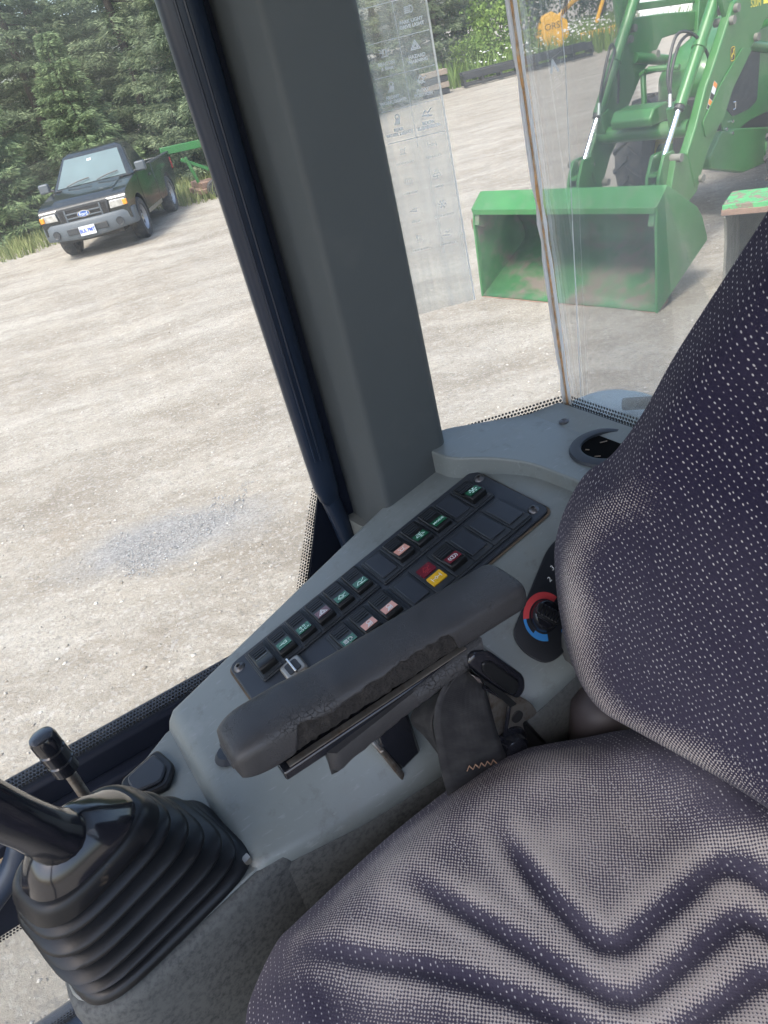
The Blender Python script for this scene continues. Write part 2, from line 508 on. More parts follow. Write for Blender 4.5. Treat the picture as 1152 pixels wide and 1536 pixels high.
MAT = dict(
    trim=mk('pillar_trim_plastic', (.072, .082, .085), .5, var=.10, vs=3, bump=.25, bs=900, dirt=(.088, .094, .094), ds=6, da=.58, db=.8, spec=.3),
    navy=mk('navy_paint', (.014, .023, .042), .3, var=.05, vs=3, coat=.2, spec=.35),
    headliner=mk('grey_headliner', (.20, .205, .205), .9, var=.06, vs=5),
    navyflat=mk('navy_flat_paint', (.007, .010, .019), .55, var=.2, vs=8, spec=.2),
    rubber=mk('boot_rubber', (.009, .010, .012), .36, var=.25, vs=18, bump=.1, bs=500, dirt=(.09, .07, .05), ds=34, da=.66, db=.76, spec=.35),
    gloss=mk('gloss_black_plastic', (.012, .013, .017), .16, var=.2, vs=10, bump=.04, bs=90, bd=.001, coat=.4),
    black=mk('black_plastic', (.010, .011, .012), .36, var=.15, vs=20, bump=.12, bs=700, bd=.0003, spec=.35),
    plate=mk('switch_plate_plastic', (.030, .036, .046), .42, var=.1, vs=10, bump=.1, bs=900, dirt=(.10, .085, .07), ds=25, da=.66, db=.82, spec=.3),
    bezel=mk('bezel_plastic', (.030, .035, .041), .4, var=.15, vs=30, bump=.1, bs=900, dirt=(.085, .08, .07), ds=60, da=.62, db=.8, spec=.25),
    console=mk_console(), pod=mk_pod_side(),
    chrome=mk('worn_chrome', (.62, .60, .57), .22, 1.0, var=.1, vs=40),
    steel=mk('dull_steel', (.32, .30, .27), .45, .9, var=.25, vs=30, dirt=(.16, .10, .06), ds=50, da=.5, db=.7),
    screw=mk('dark_screw', (.12, .12, .125), .35, .8, var=.2, vs=60),
    leather=mk_leather('armrest_vinyl', (.046, .046, .048)),
    foam=mk('torn_foam', (.020, .018, .017), .95, var=.5, vs=120, bump=.9, bs=260, bd=.003),
    fabric=mk_fabric(),
    webbing=None,
    felt=mk('dusty_seat_shroud', (.075, .078, .078), .9, var=.35, vs=60, bump=.3, bs=300, dirt=(.13, .12, .10), ds=40, da=.5, db=.7),
    brownplastic=mk('seat_shell_plastic', (.055, .046, .048), .5, var=.15, vs=10),
    glass=mk_glass('side_glass', .05, .014), glassq=mk_glass('quarter_glass', .07, .03), glassr=mk_glass('rear_glass', .08, .035),
    sheet=None, frit=mk_frit(),
    sealant=mk('rusty_sealant', (.58, .33, .15), .8, var=.45, vs=90, bump=.5, bs=200, bd=.002, dirt=(.55, .48, .38), ds=60, da=.5, db=.65),
    whiteglue=mk('pale_glass_edge', (.80, .83, .81), .45, var=.12, vs=30),
    white=mk('white_print', (.78, .80, .80), .6, var=.03),
    green_lens=mk('green_lens', (.014, .11, .055), .25, var=.2, vs=120), red_lens=mk('red_lens', (.15, .016, .028), .25, var=.2, vs=120),
    dusk_lens=mk('dusky_red_lens', (.12, .05, .06), .3, var=.2, vs=120), salmon_lens=mk('faded_orange_lens', (.66, .33, .26), .35, var=.12, vs=120),
    yellow_lens=mk('amber_lens', (.72, .42, .02), .3, var=.1, vs=120), mint=mk('mint_print', (.62, .86, .76), .5, var=.05),
    dialred=mk('dial_red', (.52, .045, .05), .5, var=.05), dialblue=mk('dial_blue', (.03, .22, .56), .5, var=.05),
    dialplate=mk('dial_plate', (.010, .012, .016), .4, var=.1),
    stitch=mk('stitch_thread', (.33, .20, .13), .8, var=.2, vs=300),
    greengrey=mk('grey_green_fender', (.33, .40, .41), .45, var=.1, vs=6),
    # outdoors
    ground=mk_ground(),
    asphalt=mk('road_surface', (.24, .235, .23), .9, var=.15, vs=3),
    jd=mk('green_loader_paint', (.026, .130, .026), .38, var=.12, vs=4, coat=.15, dirt=(.10, .16, .085), ds=3.0, da=.52, db=.85),
    jdbright=mk('green_bucket_paint', (.032, .155, .040), .45, var=.14, vs=3, dirt=(.11, .165, .095), ds=4.0, da=.52, db=.8),
    jdworn=mk('worn_green_bucket_inside', (.036, .135, .045), .6, var=.3, vs=5, dirt=(.135, .112, .088), ds=2.6, da=.48, db=.62),
    rust=mk('rusty_edge_steel', (.21, .135, .10), .75, .2, var=.35, vs=12),
    rustgreen=mk('flaking_green_paint', (.07, .30, .11), .6, var=.2, vs=6, dirt=(.17, .135, .10), ds=16, da=.5, db=.54),
    dirtysteel=mk('grimy_steel', (.13, .125, .105), .7, var=.35, vs=6),
    tyre=mk('tyre_rubber', (.032, .032, .034), .8, var=.3, vs=10, dirt=(.12, .105, .085), ds=9, da=.5, db=.75),
    rod=mk('chromed_rod', (.75, .76, .78), .12, 1.0, var=.03),
    hose=mk('hydraulic_hose', (.014, .014, .015), .5),
    yellow=mk('yellow_paint', (.72, .38, .015), .45, var=.12, vs=3, dirt=(.40, .22, .05), ds=5, da=.55, db=.8),
    blackmetal=mk('black_steel', (.020, .021, .024), .5, var=.25, vs=3, dirt=(.10, .10, .10), ds=3, da=.6, db=.8),
    truck=mk('black_truck_paint', (.010, .014, .014), .2, var=.15, vs=1.5, coat=.35, dirt=(.03, .032, .03), ds=2.5, da=.6, db=.9),
    truckgrey=mk('grey_bumper_plastic', (.075, .088, .10), .5, var=.12, vs=4),
    grillemat=mk('dark_grille_plastic', (.028, .031, .035), .45, var=.12, vs=8),
    carglass=mk('truck_glass', (.085, .125, .125), .06, var=.25, vs=1.2, coat=.5, spec=.8),
    sideglass=mk('dark_truck_glass', (.02, .025, .024), .06, var=.2, vs=2, coat=.5, spec=.8),
    lamp=mk('headlamp_lens', (.36, .35, .32), .12, var=.4, vs=14, coat=.5), amber=mk('amber_marker', (.72, .26, .02), .25, var=.1),
    alloy=mk('wheel_alloy', (.30, .31, .33), .4, .7, var=.15, vs=8), blue=mk('blue_oval', (.03, .09, .30), .3, var=.1),
    plateblue=mk('plate_letters', (.02, .07, .40), .5), brake=mk('tail_lamp_red', (.35, .02, .02), .25),
    bark=mk('spruce_bark', (.075, .058, .045), .9, var=.4, vs=6, bump=.5, bs=30, bd=.02),
    spruce=mk_leaf('spruce_needles', (.052, .082, .044), (.29, .345, .19), (.125, .172, .10)),
    spruce2=mk_leaf('light_spruce_needles', (.055, .10, .052), (.28, .36, .165), (.14, .20, .10)),
    broad=mk_leaf('broadleaf_foliage', (.040, .085, .028), (.125, .19, .065), (.075, .12, .055)),
    lime=mk_leaf('lime_shrub_foliage', (.10, .18, .035), (.23, .33, .075), (.15, .24, .06)),
    grass=mk_leaf('weedy_grass', (.10, .145, .045), (.30, .31, .13), (.17, .20, .07)),
    petal=mk('daisy_petal', (.80, .80, .76), .7),
    siding=mk('white_siding', (.70, .71, .71), .6, var=.04), orange=mk('orange_marker', (.75, .25, .04), .6, var=.05),
    brownsoil=mk('brown_earth_bank', (.23, .185, .145), .95, var=.3, vs=3),
)
def mk_webbing():
    t = NT('belt_webbing'); p = t.uv()
    s = t.node('ShaderNodeSeparateXYZ'); t.l(p, s.inputs[0])
    w = t.math('SINE', t.math('MULTIPLY', s.outputs[0], 6.2832 / .0040))
    w2 = t.math('SINE', t.math('MULTIPLY', s.outputs[1], 6.2832 / .0016))
    c = t.mix(t.ramp(t.noise(p, 60, 5), .4, .75, 0, .7), (.014, .014, .016), (.05, .049, .048))
    t.base(c); t.rough(.75)
    t.bump(t.math('ADD', w, t.math('MULTIPLY', w2, .5)), .12, .0003)
    return t.m
MAT['webbing'] = mk_webbing()
def mk_sheet():
    t = NT('milky_clear_sheet'); t.n.remove(t.b); p = t.geo()
    tr = t.node('ShaderNodeBsdfTransparent'); tr.inputs[0].default_value = (.98, .985, .98, 1)
    di = t.node('ShaderNodeBsdfDiffuse'); di.inputs[0].default_value = (.70, .72, .68, 1)
    tl = t.node('ShaderNodeBsdfTranslucent'); tl.inputs[0].default_value = (.93, .94, .91, 1)
    md = t.node('ShaderNodeMixShader'); md.inputs[0].default_value = .88
    t.l(di.outputs[0], md.inputs[1]); t.l(tl.outputs[0], md.inputs[2])
    run = t.ramp(t.noise(t.mapping(p, (60, 60, 1.5)), 1.5, 4), .4, .7, -.06, .08)
    k = t.math('ADD', run, t.ramp(t.noise(p, 8, 5), .3, .7, .12, .25), clamp=True)
    m = t.node('ShaderNodeMixShader'); t.l(k, m.inputs[0]); t.l(tr.outputs[0], m.inputs[1]); t.l(md.outputs[0], m.inputs[2])
    gl = t.node('ShaderNodeBsdfGlossy'); gl.inputs['Roughness'].default_value = .12
    m2 = t.node('ShaderNodeMixShader'); m2.inputs[0].default_value = .05
    t.l(m.outputs[0], m2.inputs[1]); t.l(gl.outputs[0], m2.inputs[2]); t.l(m2.outputs[0], t.out.inputs[0])
    return t.m
MAT['sheet'] = mk_sheet()
def mk_backprint():
    t = NT('white_film_print'); t.base((.9, .9, .9)); t.rough(.6)
    tl = t.node('ShaderNodeBsdfTranslucent'); tl.inputs[0].default_value = (.95, .95, .95, 1)
    m = t.node('ShaderNodeMixShader'); m.inputs[0].default_value = .7
    t.l(t.b.outputs[0], m.inputs[1]); t.l(tl.outputs[0], m.inputs[2]); t.l(m.outputs[0], t.out.inputs[0]); return t.m
MAT['backprint'] = mk_backprint()

# ------------------------------------------------------------------ the yard: ground, road, grass
def vnoise(x, y, seed, n=64):
    g = np.random.default_rng(seed).random((n, n))
    xi, yi = np.floor(x).astype(int), np.floor(y).astype(int)
    fx, fy = x - xi, y - yi
    fx, fy = fx * fx * (3 - 2 * fx), fy * fy * (3 - 2 * fy)
    a, b = g[xi % n, yi % n], g[(xi + 1) % n, yi % n]
    c, d = g[xi % n, (yi + 1) % n], g[(xi + 1) % n, (yi + 1) % n]
    return (a * (1 - fx) + b * fx) * (1 - fy) + (c * (1 - fx) + d * fx) * fy - .5

CR, SR = math.cos(R(33)), math.sin(R(33))
def ground_h(x, y):
    u, v = x * CR + y * SR, -x * SR + y * CR          # wheel ruts run along u
    h = .018 * vnoise(u * .35, v * 1.1, 1) + .009 * vnoise(u * 1.5, v * 2.4, 2) + .012 * vnoise(x * 6, y * 6, 3)
    fade = np.clip((34 - y) / 8, 0, 1)
    return h * fade

def np_mesh(name, V, F, mat, uv=None):
    me = bpy.data.meshes.new(name)
    V = np.asarray(V, np.float32); F = np.asarray(F, np.int32)
    k = F.shape[1]
    me.vertices.add(len(V)); me.vertices.foreach_set('co', V.ravel())
    me.loops.add(F.size); me.loops.foreach_set('vertex_index', F.ravel())
    me.polygons.add(len(F))
    me.polygons.foreach_set('loop_start', np.arange(0, F.size, k, dtype=np.int32))
    me.polygons.foreach_set('loop_total', np.full(len(F), k, np.int32))
    me.update(calc_edges=True)
    me.materials.append(mat)
    return me

def grid_faces(nu, nv, wrap=False):
    i, j = np.meshgrid(np.arange(nu - 1), np.arange(nv if wrap else nv - 1), indexing='ij')
    j2 = (j + 1) % nv
    return np.stack([i * nv + j, (i + 1) * nv + j, (i + 1) * nv + j2, i * nv + j2], -1).reshape(-1, 4)

gx = np.concatenate([-np.geomspace(300, 13, 24), np.linspace(-12.5, 16, 330), np.geomspace(17, 300, 24)])
gy = np.concatenate([np.linspace(-60, -2.5, 16), np.linspace(-2, 30, 360), np.geomspace(30.6, 700, 40)])
X, Y = np.meshgrid(gx, gy, indexing='ij')
gm = np_mesh('ground', np.stack([X, Y, ground_h(X, Y)], -1).reshape(-1, 3), grid_faces(len(gx), len(gy)), MAT['ground'])
gm.shade_smooth()
ground = bpy.data.objects.new('ground', gm); link(ground)
tag(ground, 'pale packed gravel yard with wheel streaks and a grey stone patch', 'ground', kind='structure')

m = MB(); m.add([(-60, 23.6, .035), (-7.2, 24.6, .035), (-7.0, 27.6, .035), (-60, 29.0, .035)], [(0, 1, 2, 3)])
tag(m.build('road', MAT['asphalt']), 'strip of grey road beyond the weeds left of the pickup', 'road', kind='structure')

# loose stones, too many to count
def stones(name, P, S, mat_, label):
    n = len(P)
    o8 = np.array([(1, 0, 0), (-1, 0, 0), (0, 1, 0), (0, -1, 0), (0, 0, 1), (0, 0, -1)], float)
    a = RNG.random(n) * 6.28
    sx, sy, sz = S * (.7 + .6 * RNG.random(n)), S * (.7 + .6 * RNG.random(n)), S * (.35 + .35 * RNG.random(n))
    V = o8[None] * np.stack([sx, sy, sz], -1)[:, None, :]
    V = V + (RNG.random(V.shape) - .5) * S[:, None, None] * .5
    ca, sa = np.cos(a)[:, None], np.sin(a)[:, None]
    W = np.stack([V[..., 0] * ca - V[..., 1] * sa, V[..., 0] * sa + V[..., 1] * ca, V[..., 2]], -1) + P[:, None, :]
    f8 = np.array([(0, 2, 4), (2, 1, 4), (1, 3, 4), (3, 0, 4), (2, 0, 5), (1, 2, 5), (3, 1, 5), (0, 3, 5)])
    F = (f8[None] + (np.arange(n) * 6)[:, None, None]).reshape(-1, 3)
    me = np_mesh(name, W.reshape(-1, 3), F, mat_)
    at = me.attributes.new('tint', 'FLOAT', 'POINT')
    at.data.foreach_set('value', np.repeat(RNG.random(n), 6).astype(np.float32))
    o = bpy.data.objects.new(name, me); link(o)
    tag(o, label, 'gravel', kind='stuff')
def mk_stone(name, a, b):
    t = NT(name); at = t.node('ShaderNodeAttribute'); at.attribute_name = 'tint'
    t.base(t.mix(at.outputs['Fac'], a, b)); t.rough(.9); return t.m
n = 11000
yy = 1.2 + 15 * RNG.random(n) ** 1.7; xx = (RNG.random(n) - .5) * 2 * (1.5 + yy * .75)
zz = ground_h(xx, yy)
stones('loose_stones', np.stack([xx, yy, zz + .002], -1), .003 + .013 * RNG.random(n) ** 5, mk_stone('loose_stone', (.20, .17, .135), (.54, .51, .46)), 'loose pale stones scattered over the gravel yard')
n = 3000
r = np.sqrt(RNG.random(n)) * 1.15; a = RNG.random(n) * 6.28
u, v = r * np.cos(a) * .68, r * np.sin(a) * .33
c29, s29 = math.cos(R(29)), math.sin(R(29))
xx, yy = -1.40 + u * c29 - v * s29, 4.36 + u * s29 + v * c29
keep = vnoise(xx * 4, yy * 4, 9) + .4 * vnoise(xx * 11, yy * 11, 10) > -.30 + .42 * r ** 2
xx, yy = xx[keep], yy[keep]
stones('grey_stone_patch', np.stack([xx, yy, ground_h(xx, yy) + .004], -1), .0025 + .0055 * RNG.random(len(xx)) ** 2, mk_stone('grey_stone', (.17, .17, .17), (.38, .38, .375)), 'patch of loose grey crushed stone left of the cab pillar')

def blades(name, P, H, mat_, label, width=.012, cat='grass'):
    n = len(P); a = RNG.random(n) * 6.28; lean = (RNG.random(n)) * .55
    d = np.stack([np.cos(a), np.sin(a), np.zeros(n)], -1); s = np.stack([-np.sin(a), np.cos(a), np.zeros(n)], -1)
    w = (width * (.6 + .8 * RNG.random(n)))[:, None]
    b0, b1 = P - s * w, P + s * w
    mid = P + d * (lean * H * .35)[:, None] + np.stack([0 * H, 0 * H, H * .6], -1)
    tip = P + d * (lean * H)[:, None] + np.stack([0 * H, 0 * H, H], -1)
    V = np.stack([b0, b1, mid + s * w * .7, mid - s * w * .7, tip], 1).reshape(-1, 3)
    k = np.arange(n)[:, None] * 5
    F = np.concatenate([k + np.array([[0, 1, 2]]), k + np.array([[0, 2, 3]]), k + np.array([[3, 2, 4]])], 0)
    me = np_mesh(name, V, F, mat_)
    at = me.attributes.new('tint', 'FLOAT', 'POINT')
    at.data.foreach_set('value', np.repeat(RNG.random(n), 5).astype(np.float32))
    o = bpy.data.objects.new(name, me); link(o)
    return tag(o, label, cat, kind='stuff')

def scatter(n, x0, x1, y0, y1, edge=None):
    x = x0 + (x1 - x0) * RNG.random(n); y = y0 + (y1 - y0) * RNG.random(n)
    if edge is not None:
        k = edge(x, y) + vnoise(x * 1.2, y * 1.2, 21) * 1.3 > 0
        x, y = x[k], y[k]
    return np.stack([x, y, ground_h(x, y)], -1)

P = scatter(15000, -14, -4.6, 17.6, 24.5, lambda x, y: np.minimum(y - 18.4 - (x + 7) * .9, -5.3 - x - np.maximum(0, 19 - y)))
blades('verge_grass', P, .06 + .26 * RNG.random(len(P)) ** 1.5, MAT['grass'], 'yellow green weeds on the verge left of the pickup')
P = scatter(13000, -4.4, 1.6, 19.4, 31, lambda x, y: y - 20.3 - (x + 3) * .12)
blades('weed_strip', P, .06 + .34 * RNG.random(len(P)) ** 1.5, MAT['grass'], 'tall weeds between the pickup and the spruces')
P = scatter(17000, 4, 24, 33.5, 50, lambda x, y: y - 34.0 + (x - 8) * .02)
blades('wildflower_meadow', P, .35 + .75 * RNG.random(len(P)), MAT['lime'], 'green meadow weeds behind the black steel frame', .03)
# daisies in the meadow
n = 420
P = scatter(n, 8.0, 16, 33.6, 42); P[:, 2] += .55 + .5 * RNG.random(n)
stones('daisies', P, .05 + .03 * RNG.random(n), MAT['petal'], 'white daisies scattered through the meadow weeds')
bpy.data.objects['daisies']['category'] = 'flowers'

# ------------------------------------------------------------------ trees
def leaf_mesh(name, C, D, L, W, mat_, tint):
    """thin leaf blades: centre C, direction D, length L, width W"""
    n = len(C)
    D = D / np.linalg.norm(D, axis=1, keepdims=True)
    r = RNG.normal(size=(n, 3)); S = np.cross(D, r); S /= np.linalg.norm(S, axis=1, keepdims=True) + 1e-9
    L = L[:, None]; W = W[:, None]
    V = np.stack([C, C + D * L * .45 + S * W, C + D * L, C + D * L * .45 - S * W], 1).reshape(-1, 3)
    F = (np.arange(n)[:, None] * 4 + np.arange(4)[None])
    me = np_mesh(name, V, F, mat_)
    at = me.attributes.new('tint', 'FLOAT', 'POINT')
    at.data.foreach_set('value', np.repeat(np.clip(tint, 0, 1), 4).astype(np.float32))
    return me

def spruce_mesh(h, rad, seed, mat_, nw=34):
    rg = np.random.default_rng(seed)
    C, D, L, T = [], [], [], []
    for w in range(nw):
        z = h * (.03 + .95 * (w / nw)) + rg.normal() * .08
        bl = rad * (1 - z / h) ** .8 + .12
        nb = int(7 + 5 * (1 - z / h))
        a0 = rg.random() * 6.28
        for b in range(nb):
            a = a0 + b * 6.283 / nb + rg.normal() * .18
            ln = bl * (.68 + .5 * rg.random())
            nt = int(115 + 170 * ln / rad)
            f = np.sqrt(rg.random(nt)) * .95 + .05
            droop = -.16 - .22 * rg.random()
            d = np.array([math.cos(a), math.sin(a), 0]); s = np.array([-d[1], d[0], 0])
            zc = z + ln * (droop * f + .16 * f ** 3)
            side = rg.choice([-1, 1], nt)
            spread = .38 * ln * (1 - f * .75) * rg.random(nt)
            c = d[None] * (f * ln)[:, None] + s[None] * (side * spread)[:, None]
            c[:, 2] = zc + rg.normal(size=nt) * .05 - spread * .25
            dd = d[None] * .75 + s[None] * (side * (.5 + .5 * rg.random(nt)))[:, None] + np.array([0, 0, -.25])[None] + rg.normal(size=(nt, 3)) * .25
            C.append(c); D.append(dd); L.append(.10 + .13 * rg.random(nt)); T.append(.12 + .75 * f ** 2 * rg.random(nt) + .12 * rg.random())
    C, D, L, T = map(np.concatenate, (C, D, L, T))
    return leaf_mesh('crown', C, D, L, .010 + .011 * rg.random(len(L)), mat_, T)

def trunk_mesh(h, r, seed):
    rg = random.Random(seed); m = MB()
    pts = [(rg.uniform(-.04, .04) * i, rg.uniform(-.04, .04) * i, h * i / 7) for i in range(8)]
    m.tube(pts, [r * (1 - .92 * i / 7) for i in range(8)], 9)
    for k in range(26):
        z = h * (.06 + .8 * k / 26); a = rg.random() * 6.28; l = (1 - z / h) * h * .16 + .15
        m.tube([(0, 0, z), (math.cos(a) * l * .5, math.sin(a) * l * .5, z - l * .08), (math.cos(a) * l, math.sin(a) * l, z - l * .2)], [r * .22 * (1 - z / h) + .012, .012, .005], 5)
    me = m.mesh('trunk'); me.materials.append(MAT['bark']); me.shade_smooth()
    return me

SP = [(spruce_mesh(11, 2.5, 1, MAT['spruce']), trunk_mesh(11, .17, 1)), (spruce_mesh(12.5, 2.9, 2, MAT['spruce']), trunk_mesh(12.5, .2, 2)),
      (spruce_mesh(5.6, 1.9, 3, MAT['spruce2'], 26), trunk_mesh(5.6, .1, 3))]
def plant_tree(kind, x, y, sc, rot, label, name='spruce_tree', group='spruces along the yard edge'):
    e = thing(name, label, 'tree', (x, y, -.05), rot, group)
    for me, nm in zip(kind, ('crown', 'trunk')):
        o = bpy.data.objects.new(nm, me); link(o); o.parent = e; o.scale = (sc, sc, sc)
    return e
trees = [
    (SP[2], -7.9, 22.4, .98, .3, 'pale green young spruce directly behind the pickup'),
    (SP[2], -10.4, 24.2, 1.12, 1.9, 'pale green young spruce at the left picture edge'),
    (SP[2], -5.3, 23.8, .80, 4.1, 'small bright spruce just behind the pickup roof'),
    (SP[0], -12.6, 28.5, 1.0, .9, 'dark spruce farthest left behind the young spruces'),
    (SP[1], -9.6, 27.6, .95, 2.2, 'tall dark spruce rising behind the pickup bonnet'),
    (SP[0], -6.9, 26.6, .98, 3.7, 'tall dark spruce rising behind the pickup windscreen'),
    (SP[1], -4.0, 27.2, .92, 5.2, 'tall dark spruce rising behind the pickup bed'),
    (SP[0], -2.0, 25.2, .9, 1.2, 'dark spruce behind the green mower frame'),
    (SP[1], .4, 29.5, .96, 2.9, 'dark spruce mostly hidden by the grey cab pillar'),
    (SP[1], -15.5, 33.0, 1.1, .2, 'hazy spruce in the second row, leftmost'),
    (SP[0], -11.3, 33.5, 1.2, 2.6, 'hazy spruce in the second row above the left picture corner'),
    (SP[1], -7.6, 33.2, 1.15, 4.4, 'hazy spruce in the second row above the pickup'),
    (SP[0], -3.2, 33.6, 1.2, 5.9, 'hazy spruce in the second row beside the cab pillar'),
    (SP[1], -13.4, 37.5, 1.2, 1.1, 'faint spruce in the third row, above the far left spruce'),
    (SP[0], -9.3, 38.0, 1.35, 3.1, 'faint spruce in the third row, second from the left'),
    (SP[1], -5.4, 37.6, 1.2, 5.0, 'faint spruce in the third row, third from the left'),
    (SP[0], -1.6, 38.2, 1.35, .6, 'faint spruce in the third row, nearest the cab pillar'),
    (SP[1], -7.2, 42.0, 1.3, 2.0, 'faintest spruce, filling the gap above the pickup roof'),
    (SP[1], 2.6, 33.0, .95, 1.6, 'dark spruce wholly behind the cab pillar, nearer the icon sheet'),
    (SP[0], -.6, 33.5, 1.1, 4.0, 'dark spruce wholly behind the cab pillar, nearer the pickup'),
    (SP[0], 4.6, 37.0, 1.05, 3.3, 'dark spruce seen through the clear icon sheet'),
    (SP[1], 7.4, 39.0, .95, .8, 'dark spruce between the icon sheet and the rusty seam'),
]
for a in trees: plant_tree(*a)

def broad_tree(h, rad, seed, mat_, n=9000, low=.15):
    rg = np.random.default_rng(seed); m = MB()
    pr = random.Random(seed)
    cl = []
    m.tube([(0, 0, 0), (.05, .03, h * .3), (-.04, .06, h * .6), (0, 0, h * .85)], [h * .02, h * .016, h * .01, .01], 8)
    for k in range(20):
        a = pr.random() * 6.28; z = h * pr.uniform(low, .92); rr = rad * math.sqrt(max(.05, 1 - ((z / h - .5) / .62) ** 2)) * pr.uniform(.35, .95)
        tip = (math.cos(a) * rr, math.sin(a) * rr, z)
        m.tube([(0, 0, max(.1, z - rr * .6)), (tip[0] * .5, tip[1] * .5, z - rr * .2), tip], [h * .007, h * .005, .006], 5)
        cl.append(tip)
    ci = rg.integers(0, len(cl), n)
    C = np.array(cl)[ci] + rg.normal(size=(n, 3)) * rad * .2
    C[:, 2] = np.maximum(C[:, 2], .05)
    me = leaf_mesh('crown', C, rg.normal(size=(n, 3)) + np.array([0, 0, -.3]), .10 + .12 * rg.random(n), .035 + .03 * rg.random(n), mat_, rg.random(n) * .9)
    tm = m.mesh('trunk'); tm.materials.append(MAT['bark']); tm.shade_smooth()
    return (me, tm)
BR = broad_tree(7.5, 2.6, 5, MAT['broad'], 12000); LM = broad_tree(2.6, 1.3, 6, MAT['lime'], 5000, .1)
plant_tree(BR, 9.2, 41.5, 1.1, .4, 'broadleaf tree in the hedge right of the icon sheet', 'broadleaf_tree', 'hedge trees behind the meadow')
plant_tree(BR, 13.0, 46, 1.2, 2.4, 'broadleaf tree behind the yellow flail mower', 'broadleaf_tree', 'hedge trees behind the meadow')
plant_tree(BR, 18.0, 47, 1.2, 4.4, 'broadleaf tree behind the green loader arms', 'broadleaf_tree', 'hedge trees behind the meadow')
plant_tree(LM, 9.9, 37.2, 1.05, .4, 'bright lime green shrub left of the yellow flail mower', 'shrub', 'shrubs in the meadow')
plant_tree(LM, 8.2, 36.0, .62, 2.0, 'low yellow green shrub behind the black steel frame', 'shrub', 'shrubs in the meadow')

# ------------------------------------------------------------------ pickup truck
tk = thing('pickup_truck', 'black pickup truck with grey bumper parked before the spruces', 'pickup truck', (-4.05, 17.02, 0), math.atan2(-.996, -.09))
tk.scale = (1.0, 1.02, 1.06)
def arch(cx, cz, r, n=12, a0=0, a1=180):
    return [(cx + r * math.cos(R(a0 + (a1 - a0) * i / n)), cz + r * math.sin(R(a0 + (a1 - a0) * i / n))) for i in range(n + 1)]
poly = [(.79, .50), (.815, .78), (.80, .86), (.76, .92), (.68, .962), (.45, 1.01), (.0, 1.065), (-.30, 1.10), (-1.74, 1.13), (-1.74, .36), (-.43, .36)] + arch(0, .37, .43)[::-1] + [(.44, .42)]
m = MB().prism([(x, -.86, z) for x, z in poly], (0, 1.72, 0)); m.build('body', MAT['truck'], tk, bevel=.022, seg=3)
m = MB().prism([(x, -.60, z) for x, z in [(.70, .93), (.66, .975), (.40, 1.03), (0, 1.085), (-.27, 1.125), (-.27, 1.08), (.4, .98)]], (0, 1.20, 0)); m.build('hood', MAT['truck'], tk, bevel=.02)
for s in (-1, 1):
    y0 = .86 * s
    bp = [(-1.78, .50), (-1.78, 1.12), (-3.72, 1.10), (-3.70, .60), (-3.27, .45)] + arch(-2.83, .37, .43)[::-1] + [(-2.38, .40), (-1.78, .40)]
    m = MB().prism([(x, y0 - .075 * s, z) for x, z in bp], (0, .075 * s, 0)); b = m.build('bed_side', MAT['truck'], tk, bevel=.02)
    MB().box((-2.75, y0 - .04 * s, 1.128), (1.92, .11, .025)).build('bed_rail', MAT['grillemat'], b, bevel=.008)
MB().bx(-3.7, -1.78, -.78, .78, .62, .66).build('bed_floor', MAT['grillemat'], tk)
MB().bx(-3.74, -3.67, -.78, .78, .55, 1.09).build('tailgate', MAT['truck'], tk, bevel=.015)
MB().bx(-1.83, -1.76, -.78, .78, .55, 1.11).build('bed_front', MAT['truck'], tk, bevel=.01)
def ring(x0, x1, w, z, r): return [(p[0], p[1], z) for p in rrect(x0, x1, -w, w, r, 3)]
g0, g1, g2 = ring(-1.73, -.28, .81, 1.11, .06), ring(-1.58, -.90, .625, 1.60, .08), ring(-1.50, -1.00, .54, 1.655, .08)
MB().loft([g0, g1, g2]).build('cab_shell', MAT['truck'], tk)
def pane(name, c, a, b, mat_, parent, off=.008, thick=.01):
    c = [Vector(p) for p in c]
    f = lambda u, v: (c[0] * (1 - u) + c[1] * u) * (1 - v) + (c[3] * (1 - u) + c[2] * u) * v
    q = [f(a[0], b[0]), f(a[1], b[0]), f(a[1], b[1]), f(a[0], b[1])]
    nn = (q[1] - q[0]).cross(q[3] - q[0]).normalized()
    m = MB().prism([tuple(p + nn * (off - thick)) for p in q], tuple(nn * thick))
    return m.build(name, mat_, parent)
ws = [(-.28, -.79, 1.11), (-.28, .79, 1.11), (-.90, .60, 1.60), (-.90, -.60, 1.60)]
w = pane('windscreen', ws, (.045, .955), (.05, .93), MAT['carglass'], tk)
pane('inspection_sticker', ws, (.44, .50), (.74, .80), MAT['white'], w, .012, .003)
for y0, y1 in ((-.5, -.05), (.12, .55)):
    MB().tube([(-.26, y0 - .0, 1.155), (-.32, (y0 + y1) / 2, 1.20), (-.36, y1, 1.22)], .012, 6).build('wiper', MAT['grillemat'], w)
